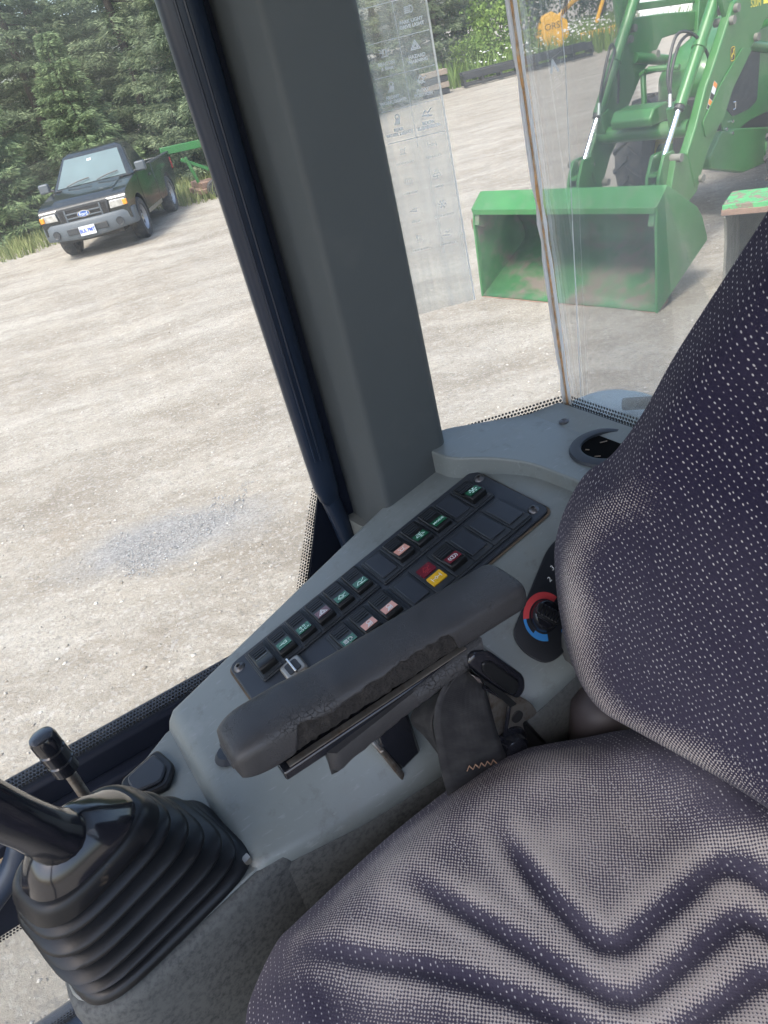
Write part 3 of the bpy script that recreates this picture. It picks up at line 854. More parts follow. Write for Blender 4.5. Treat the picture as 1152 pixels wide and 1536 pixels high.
for s in (-1, 1):
    c = [(-.34, .812 * s, 1.12), (-1.70, .812 * s, 1.12), (-1.57, .64 * s, 1.58), (-.90, .64 * s, 1.58)]
    if s > 0: pass
    else: c = [c[1], c[0], c[3], c[2]]
    pane('side_window', c, (.12, .86) if s > 0 else (.14, .88), (.06, .93), MAT['sideglass'], tk, .010)
    d = MB().prism([(x, .858 * s, z) for x, z in rrect(-1.62, -.42, .44, 1.09, .04)], (0, .008 * s, 0)).build('door', MAT['truck'], tk, bevel=.004)
    MB().bx(-1.50, -1.34, .866 * s - .012, .866 * s + .018, .93, .97).build('handle', MAT['grillemat'], d, bevel=.005)
    # mirror
    mm = MB().box((-.42, 1.00 * s, 1.20), (.13, .20, .17)).build('mirror', MAT['truckgrey'], tk, bevel=.03, seg=3)
    MB().tube([(-.44, .84 * s, 1.13), (-.43, .94 * s, 1.16)], .025, 8).build('mirror_arm', MAT['grillemat'], mm)
    # sill strip, faded
    MB().bx(-1.72, -.45, .85 * s - .01, .85 * s + .014, .36, .43).build('sill_strip', MAT['steel'], tk, bevel=.006)
    # headlamp
    hl = MB().prism([(.815 - .05 * max(0, (abs(y) - .6)) / .25, y * s, z) for y, z in [(.515, .72), (.535, .85), (.81, .845), (.848, .82), (.848, .725)]], (.04, 0, 0)).build('headlight', MAT['lamp'], tk, bevel=.012)
    MB().prism([(.770, y * s, z) for y, z in [(.775, .735), (.775, .83), (.857, .825), (.857, .735)]], (.075, 0, 0)).build('marker_lamp', MAT['amber'], hl, bevel=.01)
    MB().bx(-3.745, -3.64, .72 * s - .09, .72 * s + .155 * (1 if s > 0 else .85), .78, 1.02).build('tail_light', MAT['brake'], tk, bevel=.015)
# grille
gr = MB()
gr.prism([(.80, y, z) for y, z in fillet([(-.46, .61), (.46, .61), (.52, .905), (-.52, .905)], .06)], (.045, 0, 0))
gr = gr.build('grille', MAT['grillemat'], tk, bevel=.01)
op = MB()
for z0, z1 in ((.645, .70), (.722, .78), (.802, .86)): op.bx(.838, .848, -.33, .33, z0, z1)
for s in (-1, 1): op.bx(.838, .848, .41 * s - .05, .41 * s + .05, .66, .86)
op.build('grille_opening', mk('grille_dark', (.006, .006, .007), .7), gr)
bar = MB()
for z in (.712, .787): bar.bx(.845, .860, -.36, .36, z - .012, z + .012)
for s in (-1, 1): bar.bx(.845, .860, .345 * s - .016, .345 * s + .016, .64, .87)
bar.build('grille_bar', MAT['truckgrey'], gr, bevel=.004)
em = MB().lathe([(.001, 0), (.125, 0), (.125, .012), (.001, .016)], Matrix.Translation((.85, 0, .752)) @ Matrix.Rotation(R(90), 4, 'Y') @ Matrix.Diagonal((.46, 1, 1, 1)), 28).build('emblem', MAT['chrome'], gr)
MB().lathe([(.001, .014), (.108, .014), (.108, .0185), (.001, .019)], Matrix.Translation((.85, 0, .752)) @ Matrix.Rotation(R(90), 4, 'Y') @ Matrix.Diagonal((.42, 1, 1, 1)), 28).build('emblem_oval', MAT['blue'], gr)
m = MB(); text_into(m, 'Ford', .085, lambda x, y: (.872, x, .748 + y), 0, 0); m.build('emblem_letters', MAT['white'], gr, smooth=0, fix=False)
# bumper
rings = []
for y in (-.90, -.84, -.6, -.3, 0, .3, .6, .84, .90):
    xf = .955 - .22 * (abs(y) / .90) ** 3.2
    zt, zb = .665, .34 + .05 * (abs(y) / .9)
    rings.append([(xf - .22, y, zb), (xf - .03, y, zb), (xf, y, zb + .06), (xf, y, zt - .05), (xf - .03, y, zt), (xf - .22, y, zt)])
bp = MB().loft(rings).build('bumper', MAT['truckgrey'], tk, bevel=.012)
MB().bx(.94, .962, -.40, .40, .45, .56).build('bumper_intake', MAT['grillemat'], bp, bevel=.01)
for s in (-1, 1):
    M = Matrix.Translation((.878, .62 * s, .50)) @ Matrix.Rotation(R(14 * s), 4, 'Z') @ Matrix.Rotation(R(90), 4, 'Y')
    MB().lathe([(.001, .035), (.06, .035), (.068, .042), (.068, 0), (.001, 0)], M, 20).build('fog_light', MAT['grillemat'], bp)
pl = MB().prism([(.985, y, z) for y, z in rrect(-.155, .155, .405, .565, .012)], (.006, 0, 0)).build('licence_plate', mk('plate_white', (.52, .54, .56), .5, var=.05), tk)
m = MB(); text_into(m, 'BUL PMT', .092, lambda x, y: (.9935, x, .482 + y), 0, 0, squash=.82, bold=.03); m.build('plate_letters', MAT['plateblue'], pl, smooth=0, fix=False)
# wheels
def wheel(parent, x, y, r, w, s):
    M = Matrix.Translation((x, y, r)) @ Matrix.Rotation(R(-90 * s), 4, 'X')
    hw = w / 2
    wh = MB().lathe([(r * .60, -hw), (r * .93, -hw), (r, -hw * .72), (r, hw * .72), (r * .93, hw), (r * .66, hw), (r * .62, hw * .9), (r * .60, hw * .8)], M, 36).build('wheel', MAT['tyre'], parent)
    MB().lathe([(.001, hw * .55), (r * .18, hw * .60), (r * .2, hw * .45), (r * .5, hw * .35), (r * .61, hw * .88), (r * .63, hw * .80), (r * .63, hw * .1), (.001, hw * .1)], M, 36).build('rim', MAT['alloy'], wh)
    for k in range(5):
        a = k * 2 * math.pi / 5
        MB().lathe([(.001, hw * .46), (r * .10, hw * .46), (r * .10, hw * .3), (.001, hw * .3)], M @ Matrix.Translation((r * .40 * math.cos(a), r * .40 * math.sin(a), 0)), 10).build('rim_hole', MAT['hose'], wh)
    MB().lathe([(.001, hw * .66), (r * .11, hw * .64), (r * .12, hw * .4), (.001, hw * .4)], M, 16).build('hub', MAT['chrome'], wh)
for x in (0, -2.83):
    for s in (-1, 1): wheel(tk, x, .735 * s, .365, .245, s)
MB().bx(-3.6, .6, -.55, .55, .28, .55).build('chassis', MAT['hose'], tk)

# ------------------------------------------------------------------ green implement behind the pickup
im = thing('rotary_mower', 'green rotary mower with rusty deck behind the pickup bed', 'mower', (-2.3, 20.9, 0), R(200))
def beam(name, a, b, w, h, mat_, parent, bevel=.012):
    a, b = Vector(a), Vector(b); d = b - a
    q = d.to_track_quat('X', 'Z').to_matrix()
    return MB().box((a + b) / 2, (d.length, w, h), q).build(name, mat_, parent, bevel=bevel)
beam('top_beam', (.75, 0, 1.22), (-.55, 0, 1.15), .10, .17, MAT['jdbright'], im)
beam('mast', (-.42, .0, .25), (-.50, .0, 1.62), .12, .20, MAT['jdbright'], im)
beam('mast_head', (-.50, 0, 1.50), (-.80, 0, 1.52), .14, .30, MAT['jdbright'], im)
beam('brace', (.35, .05, .95), (-.45, .05, .45), .07, .08, MAT['jdbright'], im)
beam('support_leg', (.25, .12, .98), (.05, .12, .02), .07, .07, MAT['jd'], im)
beam('rear_arm', (-.55, 0, .8), (-1.2, .0, .7), .10, .12, MAT['jdbright'], im)
m = MB(); m.bx(-1.1, .25, -.55, .55, .12, .24); m.build('deck', MAT['rust'], im, bevel=.02)
for k in range(4):
    MB().bx(-.95 + k * .3, -.75 + k * .3, -.6, .5, .24, .33 + .04 * (k % 2)).build('deck_rib', MAT['rust'], im, bevel=.01)
MB().lathe([(.05, -.05), (.17, -.05), (.2, 0), (.17, .05), (.05, .05)], Matrix.Translation((-.1, .62, .2)) @ Matrix.Rotation(R(90), 4, 'X'), 18).build('gauge_wheel', MAT['tyre'], im)

mp = thing('marker_post', 'short grey post with orange cap at the verge', 'post', (-7.3, 22.2, 0))
MB().bx(-.05, .05, -.05, .05, -.05, .55).build('post', MAT['steel'], mp, bevel=.008)
MB().bx(-.062, .062, -.062, .062, .55, .70).build('cap', MAT['orange'], mp, bevel=.01)

# ------------------------------------------------------------------ black frame at the meadow edge, block stack, flail mower, white building
fr_ = thing('steel_frame', 'long black steel conveyor frame lying along the meadow edge', 'frame', (9.45, 33.3, 0), math.atan2(-.39, 4.55))
for s in (-.45, .45):
    MB().bx(-2.35, 2.6, s - .05, s + .05, .28, .52).build('rail', MAT['blackmetal'], fr_, bevel=.01)
    MB().bx(-2.35, 2.6, s - .06, s + .06, .05, .14).build('lower_rail', MAT['blackmetal'], fr_, bevel=.01)
for k in range(8):
    x = -2.3 + k * .7
    MB().bx(x - .04, x + .04, -.5, .5, .14, .40).build('crossbar', MAT['blackmetal'], fr_, bevel=.008)
st_ = thing('block_stack', 'stack of dark timbers beside the icon sheet edge', 'timber stack', (5.95, 33.0, 0), .1)
for k in range(4):
    MB().box((0, 0, .11 + .215 * k), (.95 + .06 * (k % 2), .5, .19), Matrix.Rotation(.06 * (-1) ** k, 3, 'Z')).build('timber', MAT['brownsoil'] if k % 2 else MAT['blackmetal'], st_, bevel=.015)

fm = thing('flail_mower', 'yellow flail mower head on a folded arm in the meadow', 'mower', (11.9, 37.0, 0), R(-12))
pr = [(-.62, .35), (-.66, 1.0), (-.30, 1.62), (.05, 1.70), (.62, 1.28), (.66, .75), (.30, .40)]
MB().prism([(x, -.55, z) for x, z in pr], (0, .06, 0)).build('side_plate', MAT['yellow'], fm, bevel=.015)
MB().prism([(x, .55, z) for x, z in pr], (0, .06, 0)).build('side_plate', MAT['yellow'], fm, bevel=.015)
MB().loft([[(x, -.50, z) for x, z in pr[:5]], [(x, .56, z) for x, z in pr[:5]]], closed=False).build('hood', MAT['yellow'], fm, solid=.02)
m = MB(); text_into(m, 'ORSI', .34, lambda x, y: (x, -.556, 1.18 + y), .05, 0); m.build('brand_letters', MAT['hose'], fm, smooth=0, fix=False)
MB().tube([(-.5, 0, .40), (.5, 0, .40)], .17, 14).build('rotor', MAT['rust'], fm)
MB().tube([(.3, .2, 1.4), (1.0, .3, 1.85), (1.55, .3, 2.05)], .09, 10).build('lower_arm', MAT['yellow'], fm)
MB().tube([(1.55, .3, 2.05), (2.3, .3, 2.6), (2.9, .3, 2.75)], .12, 10).build('arm', MAT['yellow'], fm)
MB().tube([(2.6, .3, 2.7), (2.2, .3, 1.6), (1.9, .3, .9)], .08, 10).build('arm_cylinder', MAT['yellow'], fm)
MB().bx(1.1, 2.9, 0, .7, 0, .65).build('mount_frame', MAT['yellow'], fm, bevel=.03)
for k in range(3):
    MB().tube([tuple(p) for p in catmull([(.5 + .1 * k, .15, 1.5), (.9, .05 - .1 * k, 2.2 + .1 * k), (1.7, 0, 2.1 + .15 * k), (2.3, .1, 2.7)], 6)], .025, 6).build('hose', MAT['hose'], fm)

wb = thing('white_building', 'white clad building glimpsed behind the loader boom', 'building', (17.3, 34, 0), R(-18))
MB().bx(-2.6, 2.8, 0, 5, 0, 2.9).build('wall', MAT['siding'], wb)
for k in range(16):
    MB().bx(-2.62, 2.82, -.022, -.002, .05 + k * .18, .05 + k * .18 + .165).build('siding_board', MAT['siding'], wb)
MB().prism([(-2.9, -.3, 2.9), (3.1, -.3, 2.9), (3.1, 2.5, 3.9), (-2.9, 2.5, 3.9)], (0, 0, .08)).build('roof', MAT['dirtysteel'], wb)

# ------------------------------------------------------------------ green tractor with front loader
tr_ = thing('loader_tractor', 'green tractor with front loader parked on the gravel', 'tractor', (2.05, 6.78, 0), R(34.4))
JD = MAT['jd']
# bucket: shell, side plates, lip, cutting edge
prof = [(.0, .006), (.40, .192), (.64, .305), (.745, .385), (.715, .53), (.61, .66), (.42, .81), (.187, .945)]
prof = [tuple(p) for p in catmull(prof, 3)]
m = MB().loft([[(x, -.955, z) for x, z in prof], [(x, .955, z) for x, z in prof]], closed=False)
bk = m.build('bucket', MAT['jdworn'], tr_, smooth=60, solid=.018)
side = [(-.01, .0), (.781, .360), (.775, .40), (.70, .58), (.623, .677), (.187, .965), (.028, .845), (.04, .80), (.02, .70)]
for s in (-1, 1):
    MB().prism([(x, .955 * s, z) for x, z in side], (0, .022 * s, 0)).build('bucket_side', MAT['jdbright'], bk, bevel=.005)
    MB().prism([(x, .9535 * s, z) for x, z in [(.02, .02), (.74, .36), (.70, .52), (.60, .65), (.20, .92), (.06, .82)]], (0, -.003 * s, 0)).build('side_liner', MAT['jdworn'], bk, smooth=0)
    MB().prism([(x, .90 * s, z) for x, z in [(.02, .70), (.05, .80), (.14, .74), (.10, .66)]], (0, .05 * s, 0)).build('bucket_gusset', MAT['jdworn'], bk)
lipm = MB().prism([(.195, -.96, .965), (.030, -.96, .838), (.036, -.96, .822), (.205, -.96, .945)], (0, 1.92, 0))
lipm.build('bucket_lip', MAT['jdbright'], bk, bevel=.004)
MB().prism([(.03, -.958, .838), (.03, -.958, .79), (.045, -.958, .79), (.045, -.958, .838)], (0, 1.916, 0)).build('lip_flange', MAT['jdbright'], bk, bevel=.003)
MB().prism([(-.03, -.975, .0), (.16, -.975, .068), (.16, -.975, .045), (-.03, -.975, -.018)], (0, 1.95, 0)).build('cutting_edge', MAT['rust'], bk, bevel=.004)
MB().box((.06, .985, .70), (.05, .05, .10)).build('side_hook', MAT['rust'], bk, bevel=.01)
# loader arms
arm = [(1.21, .96), (1.35, 1.14), (1.52, 1.42), (1.66, 1.58), (1.86, 1.83), (1.98, 1.99), (2.10, 2.02), (2.6, 1.98), (3.30, 1.90), (3.36, 1.83), (3.28, 1.74), (2.71, 1.77), (2.55, 1.77), (2.49, 1.72), (2.38, 1.62), (2.20, 1.55), (1.92, 1.29), (1.83, 1.12), (1.56, .90), (1.45, .74), (1.40, .64), (1.33, .64), (1.28, .78)]
for s in (-1, 1):
    a_ = MB().prism([(x, .5 * s - .055 if s < 0 else .5 * s - .03, z) for x, z in arm], (0, .085, 0)).build('loader_arm', JD, tr_, bevel=.012)
    MB().prism([(x, .5 * s + (-.068 if s < 0 else .056), z) for x, z in fillet([(1.50, 1.02), (1.80, 1.10), (1.96, 1.32), (2.30, 1.58), (2.12, 1.62), (1.75, 1.40), (1.45, 1.16)], .03)], (0, .012, 0)).build('arm_plate', JD, a_, bevel=.003)
    # bucket cylinder: barrel, rod, gland
    A, B, C_ = Vector((1.92, .42 * s, 2.06)), Vector((1.33, .42 * s, 1.33)), Vector((1.05, .42 * s, .97))
    cy = MB().tube([A + (A - B) * .3, A, B], .052, 18).build('bucket_cylinder', JD, tr_)
    MB().tube([B, B + (C_ - B).normalized() * .035], .045, 16).build('cylinder_gland', MAT['hose'], cy)
    MB().tube([B, C_], .024, 14).build('cylinder_rod', MAT['rod'], cy)
    q = A * .55 + B * .45
    MB().tube([q + (A - B).normalized() * .02, q - (A - B).normalized() * .02], .062, 14).build('clamp', JD, cy)
    # quick-hitch links down to the bucket
    lk = MB().prism([(x, .42 * s - .07, z) for x, z in fillet([(.96, 1.02), (1.12, 1.02), (1.12, .92), (1.02, .80), (.99, .60), (.84, .60), (.86, .84)], .03)], (0, .03, 0))
    lk.prism([(x, .42 * s + .04, z) for x, z in fillet([(.96, 1.02), (1.12, 1.02), (1.12, .92), (1.02, .80), (.99, .60), (.84, .60), (.86, .84)], .03)], (0, .03, 0))
    for zz_ in (.70, .78, .87): lk.bx(.86, 1.0, .42 * s - .04, .42 * s + .04, zz_ - .012, zz_ + .012)
    lk.build('hitch_link', JD, tr_, bevel=.004)
    MB().prism([(x, .52 * s - .03, z) for x, z in fillet([(1.04, .98), (1.18, .98), (1.44, .72), (1.38, .60), (1.15, .52), (.80, .50), (.92, .66)], .03)], (0, .06, 0)).build('carrier_plate', JD, tr_, bevel=.006)
    for (x, z) in ((1.06, .965), (1.42, .70), (2.37, 1.66), (2.0, 1.94), (1.93, 1.86)):
        MB().tube([(x, .5 * s - .09, z), (x, .5 * s + .09, z)], .034, 14).build('pin', MAT['dirtysteel'], a_)
    MB().tube([tuple(p) for p in catmull([(1.28, .50 * s - .02, .92), (1.30, .52 * s, .80), (1.24, .52 * s, .66)], 4)], .022, 10).build('latch_handle', MAT['steel'], tr_)
    # upper linkage
    l2 = MB().prism([(x, .5 * s - .02, z) for x, z in [(1.79, 2.26), (2.06, 2.20), (2.04, 2.02), (1.93, 1.86), (1.84, 2.02)]], (0, .04, 0)).build('bell_crank', JD, tr_, bevel=.006)
    MB().prism([(2.04, .5 * s - .02, 2.14), (3.55, .5 * s - .02, 2.02), (3.55, .5 * s - .02, 1.96), (2.04, .5 * s - .02, 2.08)], (0, .04, 0)).build('levelling_rod', JD, tr_, bevel=.006)
    MB().tube([(2.02, .46 * s, 1.69), (2.45, .46 * s, 1.60), (3.1, .46 * s, 1.45)], .05, 14).build('lift_cylinder', JD, tr_)
    # hoses
    for k, o_ in enumerate((0, .06)):
        pts = [(1.28, .36 * s, 1.42), (1.30 + o_, .33 * s, 1.60), (1.45 + o_, .33 * s, 1.86 - o_), (1.62, .40 * s, 1.82), (1.75, .46 * s, 1.60), (1.72, .46 * s, 1.35)]
        MB().tube([tuple(p) for p in catmull(pts, 6)], .013, 8).build('hydraulic_hose', MAT['hose'], tr_)
    MB().tube([(1.28, .36 * s, 1.44), (1.265, .365 * s, 1.34)], .018, 8).build('hose_fitting', MAT['rod'], tr_)
    # mast / frame mounts
    MB().prism([(x, .47 * s - .04, z) for x, z in [(3.2, 2.1), (3.55, 2.1), (3.6, .8), (3.1, .7), (3.05, 1.2)]], (0, .08, 0)).build('mast', JD, tr_, bevel=.01)
MB().tube([(1.42, -.46, 1.13), (1.42, .46, 1.13)], .075, 20).build('cross_tube', JD, tr_)
cv = [(1.24, 1.20), (1.22, 1.27), (1.29, 1.345), (1.50, 1.355), (1.58, 1.31), (1.58, 1.20)]
MB().prism([(x, -.20, z) for x, z in cv], (0, .42, 0)).build('hose_cover', JD, tr_, bevel=.015)
for s in (-1, 1):
    MB().prism([(x, (.36 if s > 0 else -.40) , z) for x, z in [(1.34, 1.16), (1.30, 1.32), (1.42, 1.36), (1.56, 1.28), (1.56, 1.16)]], (0, .10, 0)).build('tube_bracket', JD, tr_, bevel=.008)
# badge and warning label on the near arm
yb = -.5 - .0565
m = MB().prism([(1.965 + x * .96 , yb, 1.60 + y) for x, y in rrect(-.038, .038, -.058, .058, .022)], (0, -.002, 0)).build('arm_badge', MAT['hose'], tr_)
m = MB(); bf = lambda x, y: (1.965 + x, yb - .0032, 1.60 + y)
ol = rrect(-.034, .034, -.053, .053, .02); m.ribbon(ol + [ol[0]], .005, bf)
m.ribbon([(-.022, -.018), (-.008, .0), (.008, .006), (.016, .024), (.026, .034)], .009, bf); m.ribbon([(-.006, -.002), (-.014, -.036)], .006, bf); m.ribbon([(.01, .004), (.022, -.012)], .006, bf); m.ribbon([(.014, .02), (.002, .04)], .005, bf)
m.build('badge_emblem', mk('badge_yellow', (.80, .60, .02), .4), tr_, smooth=0, fix=False)
dv = (Vector((1.70, 0, 1.46)) - Vector((1.54, 0, 1.22))).normalized()
lab = lambda x, y: (1.615 + dv.x * y + dv.z * x, yb - .002 - .0012, 1.335 + dv.z * y - dv.x * x)
for nm, y0, y1, mt in (('label_white', -.115, .115, 'white'), ('label_orange', .075, .112, 'orange'), ('label_black', -.03, .02, 'hose'), ('label_orange', -.075, -.035, 'orange'), ('label_black', -.11, -.08, 'hose')):
    d_ = .0 if nm == 'label_white' else .0012
    MB().prism([(lambda p: (p[0], p[1] - d_, p[2]))(lab(x, y)) for x, y in [(-.032, y0), (.032, y0), (.032, y1), (-.032, y1)]], (0, .001, 0)).build(nm, MAT[mt], tr_, smooth=0)
m = MB(); text_into(m, '520M', .085, lambda x, y: (2.36 + x, yb - .001, 1.925 + y - x * .07), 0, 0); m.build('arm_lettering', mk('lettering_yellow', (.80, .66, .06), .4), tr_, smooth=0, fix=False)
MB().prism([(2.50, yb, 1.90), (3.2, yb, 1.85), (3.2, yb, 1.885), (2.50, yb, 1.94)], (0, -.0015, 0)).build('arm_stripe', bpy.data.materials['lettering_yellow'], tr_, smooth=0)
# bonnet
rings = []
for x, w, zt, zb in ((2.10, .22, 1.50, 1.38), (2.16, .30, 1.58, 1.20), (2.40, .345, 1.69, 1.05), (2.9, .37, 1.80, 1.0), (3.6, .39, 1.90, 1.0), (4.3, .40, 1.95, 1.0)):
    rings.append([(x, y, z) for y, z in fillet([(-w, zb), (w, zb), (w * .96, zt - .10), (w * .55, zt), (-w * .55, zt), (-w * .96, zt - .10)], .06, 3)])
bn = MB().loft(rings).build('bonnet', JD, tr_, smooth=50)
for s in (-1, 1):
    MB().prism([(2.14, y * s, z) for y, z in fillet([(.03, 1.28), (.26, 1.26), (.285, 1.40), (.03, 1.43)], .02)], (.05, 0, 0)).build('headlight', MAT['lamp'], bn, bevel=.008)
    MB().prism([(x, .37 * s, z) for x, z in [(2.6, 1.45), (2.65, 1.62), (3.6, 1.74), (3.6, 1.5)]], (0, .012 * s, 0)).build('bonnet_panel', mk('pale_green_panel', (.30, .45, .34), .3) if s < 0 else JD, bn)
MB().bx(2.10, 2.16, -.29, .29, 1.02, 1.27).build('grille', MAT['hose'], bn, bevel=.02)
# side screens with frame
for s in (-1,):
    sc_ = [(2.34, 1.60), (2.66, 1.60), (2.62, 1.10), (2.47, 1.06), (2.16, 1.06), (2.03, 1.16), (2.08, 1.28)]
    big = [(2.20, 1.64), (2.75, 1.70), (4.2, 1.6), (4.2, .95), (2.5, .95), (2.05, .88), (1.94, 1.10), (2.04, 1.34)]
    p_ = MB().prism([(x, .44 * s, z) for x, z in fillet(big, .05)], (0, .02 * s, 0)).build('side_panel', JD, tr_, bevel=.008)
    MB().prism([(x, .462 * s, z) for x, z in fillet(sc_, .04)], (0, .006 * s, 0)).build('side_screen', mk('black_mesh_screen', (.02, .02, .022), .6, bump=.6, bs=120, bd=.004), p_)
    MB().tube([(2.15, .475 * s, 1.12), (2.19, .475 * s, 1.12), (2.19, .475 * s, 1.18), (2.15, .475 * s, 1.18)], .006, 6).build('screen_latch', MAT['rod'], p_)
    MB().prism([(x, .42 * s - .05, z) for x, z in [(1.95, .98), (2.2, .95), (3.3, .72), (3.3, .45), (2.4, .50), (1.75, .70), (1.74, .80)]], (0, .10, 0)).build('frame_casting', JD, tr_, bevel=.015)
    for (x, z) in ((2.03, .98), (2.14, .92), (2.14, 1.02)):
        MB().tube([(x, .462 * s, z), (x, .485 * s, z)], .016, 8).build('bolt', MAT['rod'], p_)
# grille guard
MB().tube([(1.98, .34, 1.10), (1.98, .34, 1.54), (2.02, .30, 1.57), (2.05, .0, 1.55)], .028, 8).build('guard_post', JD, tr_)
MB().prism([(1.94, .36, 1.53), (2.5, .36, 1.50), (2.5, .30, 1.53), (1.94, .30, 1.56)], (0, 0, .03)).build('guard_bar', JD, tr_)
MB().bx(2.35, 4.2, -.28, .28, .55, 1.05).build('chassis', MAT['blackmetal'], tr_, bevel=.04)
MB().tube([(2.9, -.8, .62), (2.9, .8, .62)], .10, 14).build('front_axle', JD, tr_)
MB().bx(4.2, 5.6, -.6, .6, .9, 2.7).build('cab', MAT['sideglass'], tr_, bevel=.12, seg=3)
MB().bx(4.1, 5.7, -.68, .68, 2.7, 2.86).build('cab_roof', JD, tr_, bevel=.06, seg=3)
def ag_wheel(x, y, r, w, s):
    M = Matrix.Translation((x, y, r)) @ Matrix.Rotation(R(90), 4, 'X')
    hw = w / 2
    t_ = MB().lathe([(r * .55, -hw * .9), (r * .82, -hw), (r * .95, -hw * .9), (r * .955, hw * .9), (r * .82, hw), (r * .55, hw * .9)], M, 40).build('wheel', MAT['tyre'], tr_)
    lg = MB()
    nl = 19
    for k in range(nl):
        for sd in (-1, 1):
            a0 = 2 * math.pi * (k + (.5 if sd > 0 else 0)) / nl
            pts = []
            for f, zz2 in ((0, -.02), (.35, .45), (.7, .95), (1, 1.0)):
                rr_ = r * (1.0 if f < .9 else .88)
                pts.append((a0 + f * .30, rr_, sd * hw * zz2))
            ringset = []
            for a, rr_, z in pts:
                q = []
                for da, dr in ((-.045, -.07 * r), (-.03, 0), (.03, 0), (.045, -.07 * r)):
                    q.append(tuple(M @ Vector(((rr_ + dr) * math.cos(a + da), (rr_ + dr) * math.sin(a + da), z))))
                ringset.append(q)
            lg.loft(ringset)
    lg.build('tread_lugs', MAT['tyre'], t_)
    MB().lathe([(.001, hw * .2), (r * .3, hw * .2), (r * .5, hw * .7), (r * .56, hw * .8), (r * .56, -hw * .8), (r * .5, -hw * .7), (.001, -hw * .3)], M, 32).build('rim', bpy.data.materials['lettering_yellow'], t_)
for s in (-1, 1):
    ag_wheel(2.90 if s > 0 else 3.12, .78 * s, .62, .36, s)
    ag_wheel(5.05, .82 * s, .82, .46, s)

# second bucket lying beside the tractor
b2 = thing('spare_bucket', 'rusty spare loader bucket with flaking green lip beside the seat back', 'loader bucket', (3.13, 5.95, 0), R(-38))
pr = [(.02, .0), (.55, .02), (.72, .25), (.66, .55), (.42, .72), (.10, .74), (.02, .64), (.06, .60), (.10, .45)]
for q in (0, 1.68):
    MB().prism([(q, x, z) for x, z in pr], (.02, 0, 0)).build('bucket_side', MAT['dirtysteel'], b2, bevel=.004)
sh = [(.03, .01), (.55, .03), (.70, .25), (.64, .54), (.42, .70)]
MB().loft([[(.02, x, z) for x, z in sh], [(1.68, x, z) for x, z in sh]], closed=False).build('bucket_shell', MAT['dirtysteel'], b2, solid=.015)
MB().prism([(-.005, x, z) for x, z in [(.44, .735), (.02, .735), (.02, .665), (.035, .665), (.035, .72), (.44, .72)]], (1.71, 0, 0)).build('bucket_lip', MAT['rustgreen'], b2, bevel=.003)
MB().prism([(-.012, x, z) for x, z in [(.018, .70), (.018, .655), (.04, .655), (.04, .70)]], (1.72, 0, 0)).build('lip_edge', MAT['rust'], b2, bevel=.003)

# ------------------------------------------------------------------ the cab: frame, glass, pillar
cab = cabthing('loader_cab', 'dark wheel loader cab shell with grey pillar, rails and windows', 'vehicle cab', (.0, .25, -1.12))
def C(mb, name, mat_, parent=None, **kw):
    return mb.build(name, mat_, parent or cab, fr=CAB, **kw)
def plan(poly, z0, z1): return MB().prism([(x, y, z0) for x, y in poly], (0, 0, z1 - z0))
# grey trim pillar
pp = fillet([(.314, .790), (.314, .738), (.3235, .700), (.4130, .698), (.4235, .712), (.4235, .790)], [.004, .007, .007, .012, .01, .004], 5)
C(plan(pp, -.515, .44), 'pillar_trim', MAT['trim'])
C(plan(fillet([(.300, .80), (.304, .742), (.322, .715), (.345, .715), (.345, .80)], .012, 3), -.60, -.4955), 'pillar_foot', MAT['console'])
# flat dark plate and rounded tube in front of it
C(plan([(.300, .783), (.320, .783), (.320, .80), (.300, .80)], -.60, .44), 'pillar_plate', MAT['navyflat'])
rg_ = []
for z, s0, s1, th in ((.44, .258, .309, .030), (.07, .264, .306, .027), (-.20, .267, .304, .024), (-.40, .270, .302, .022), (-.440, .271, .301, .022), (-.458, .274, .299, .018), (-.468, .281, .293, .010)):
    c_ = (s0 + s1) / 2; h_ = (s1 - s0) / 2
    rg_.append([(c_ + h_ * math.copysign(abs(math.cos(a)) ** .8, math.cos(a)), .778 + th * .5 * math.copysign(abs(math.sin(a)) ** .8, math.sin(a)), z) for a in np.linspace(0, 2 * math.pi, 25)[:-1]])
tb = C(MB().loft(rg_), 'handrail_sleeve', MAT['navy'], smooth=60)
for k, f in enumerate((.30, .52)):
    C(MB().tube([(.258 + .05 * f, .7625, .44), (.264 + .04 * f, .7645, .07), (.270 + .03 * f, .7668, -.40)], .0014, 6), 'sleeve_seam', MAT['navy'], tb)
C(MB().tube([(.287, .782, -.45), (.294, .782, -.50), (.301, .782, -.58)], .012, 14), 'handrail', MAT['navy'])
# window frame rails
C(MB().bx(-.80, .34, .792, .835, -.815, -.636), 'sill_rail', MAT['navyflat'], bevel=.006)
C(MB().bx(-.80, .30, .770, .792, -.705, -.668), 'sill_trim', MAT['navyflat'], bevel=.004)
C(MB().bx(-.80, .10, .764, .772, -.690, -.684), 'grimy_bead', mk('grimy_bead_sealer', (.16, .125, .085), .9, var=.4, vs=40), bevel=.002)
C(MB().tube([(-.06, .762, -.680), (-.06, .750, -.678)], .006, 10), 'trim_screw', MAT['steel'])
C(MB().bx(-.80, .30, .780, .835, -1.12, -1.030), 'lower_rail', MAT['navy'], bevel=.008)
C(MB().tube([tuple(p) for p in catmull([(-.47, .795, -.80), (-.44, .745, -.80), (-.40, .735, -.79), (-.30, .738, -.735), (-.235, .74, -.697), (-.205, .74, -.674), (-.185, .745, -.648), (-.178, .765, -.635)], 6)], .0145, 14), 'grab_handle', MAT['navy'])
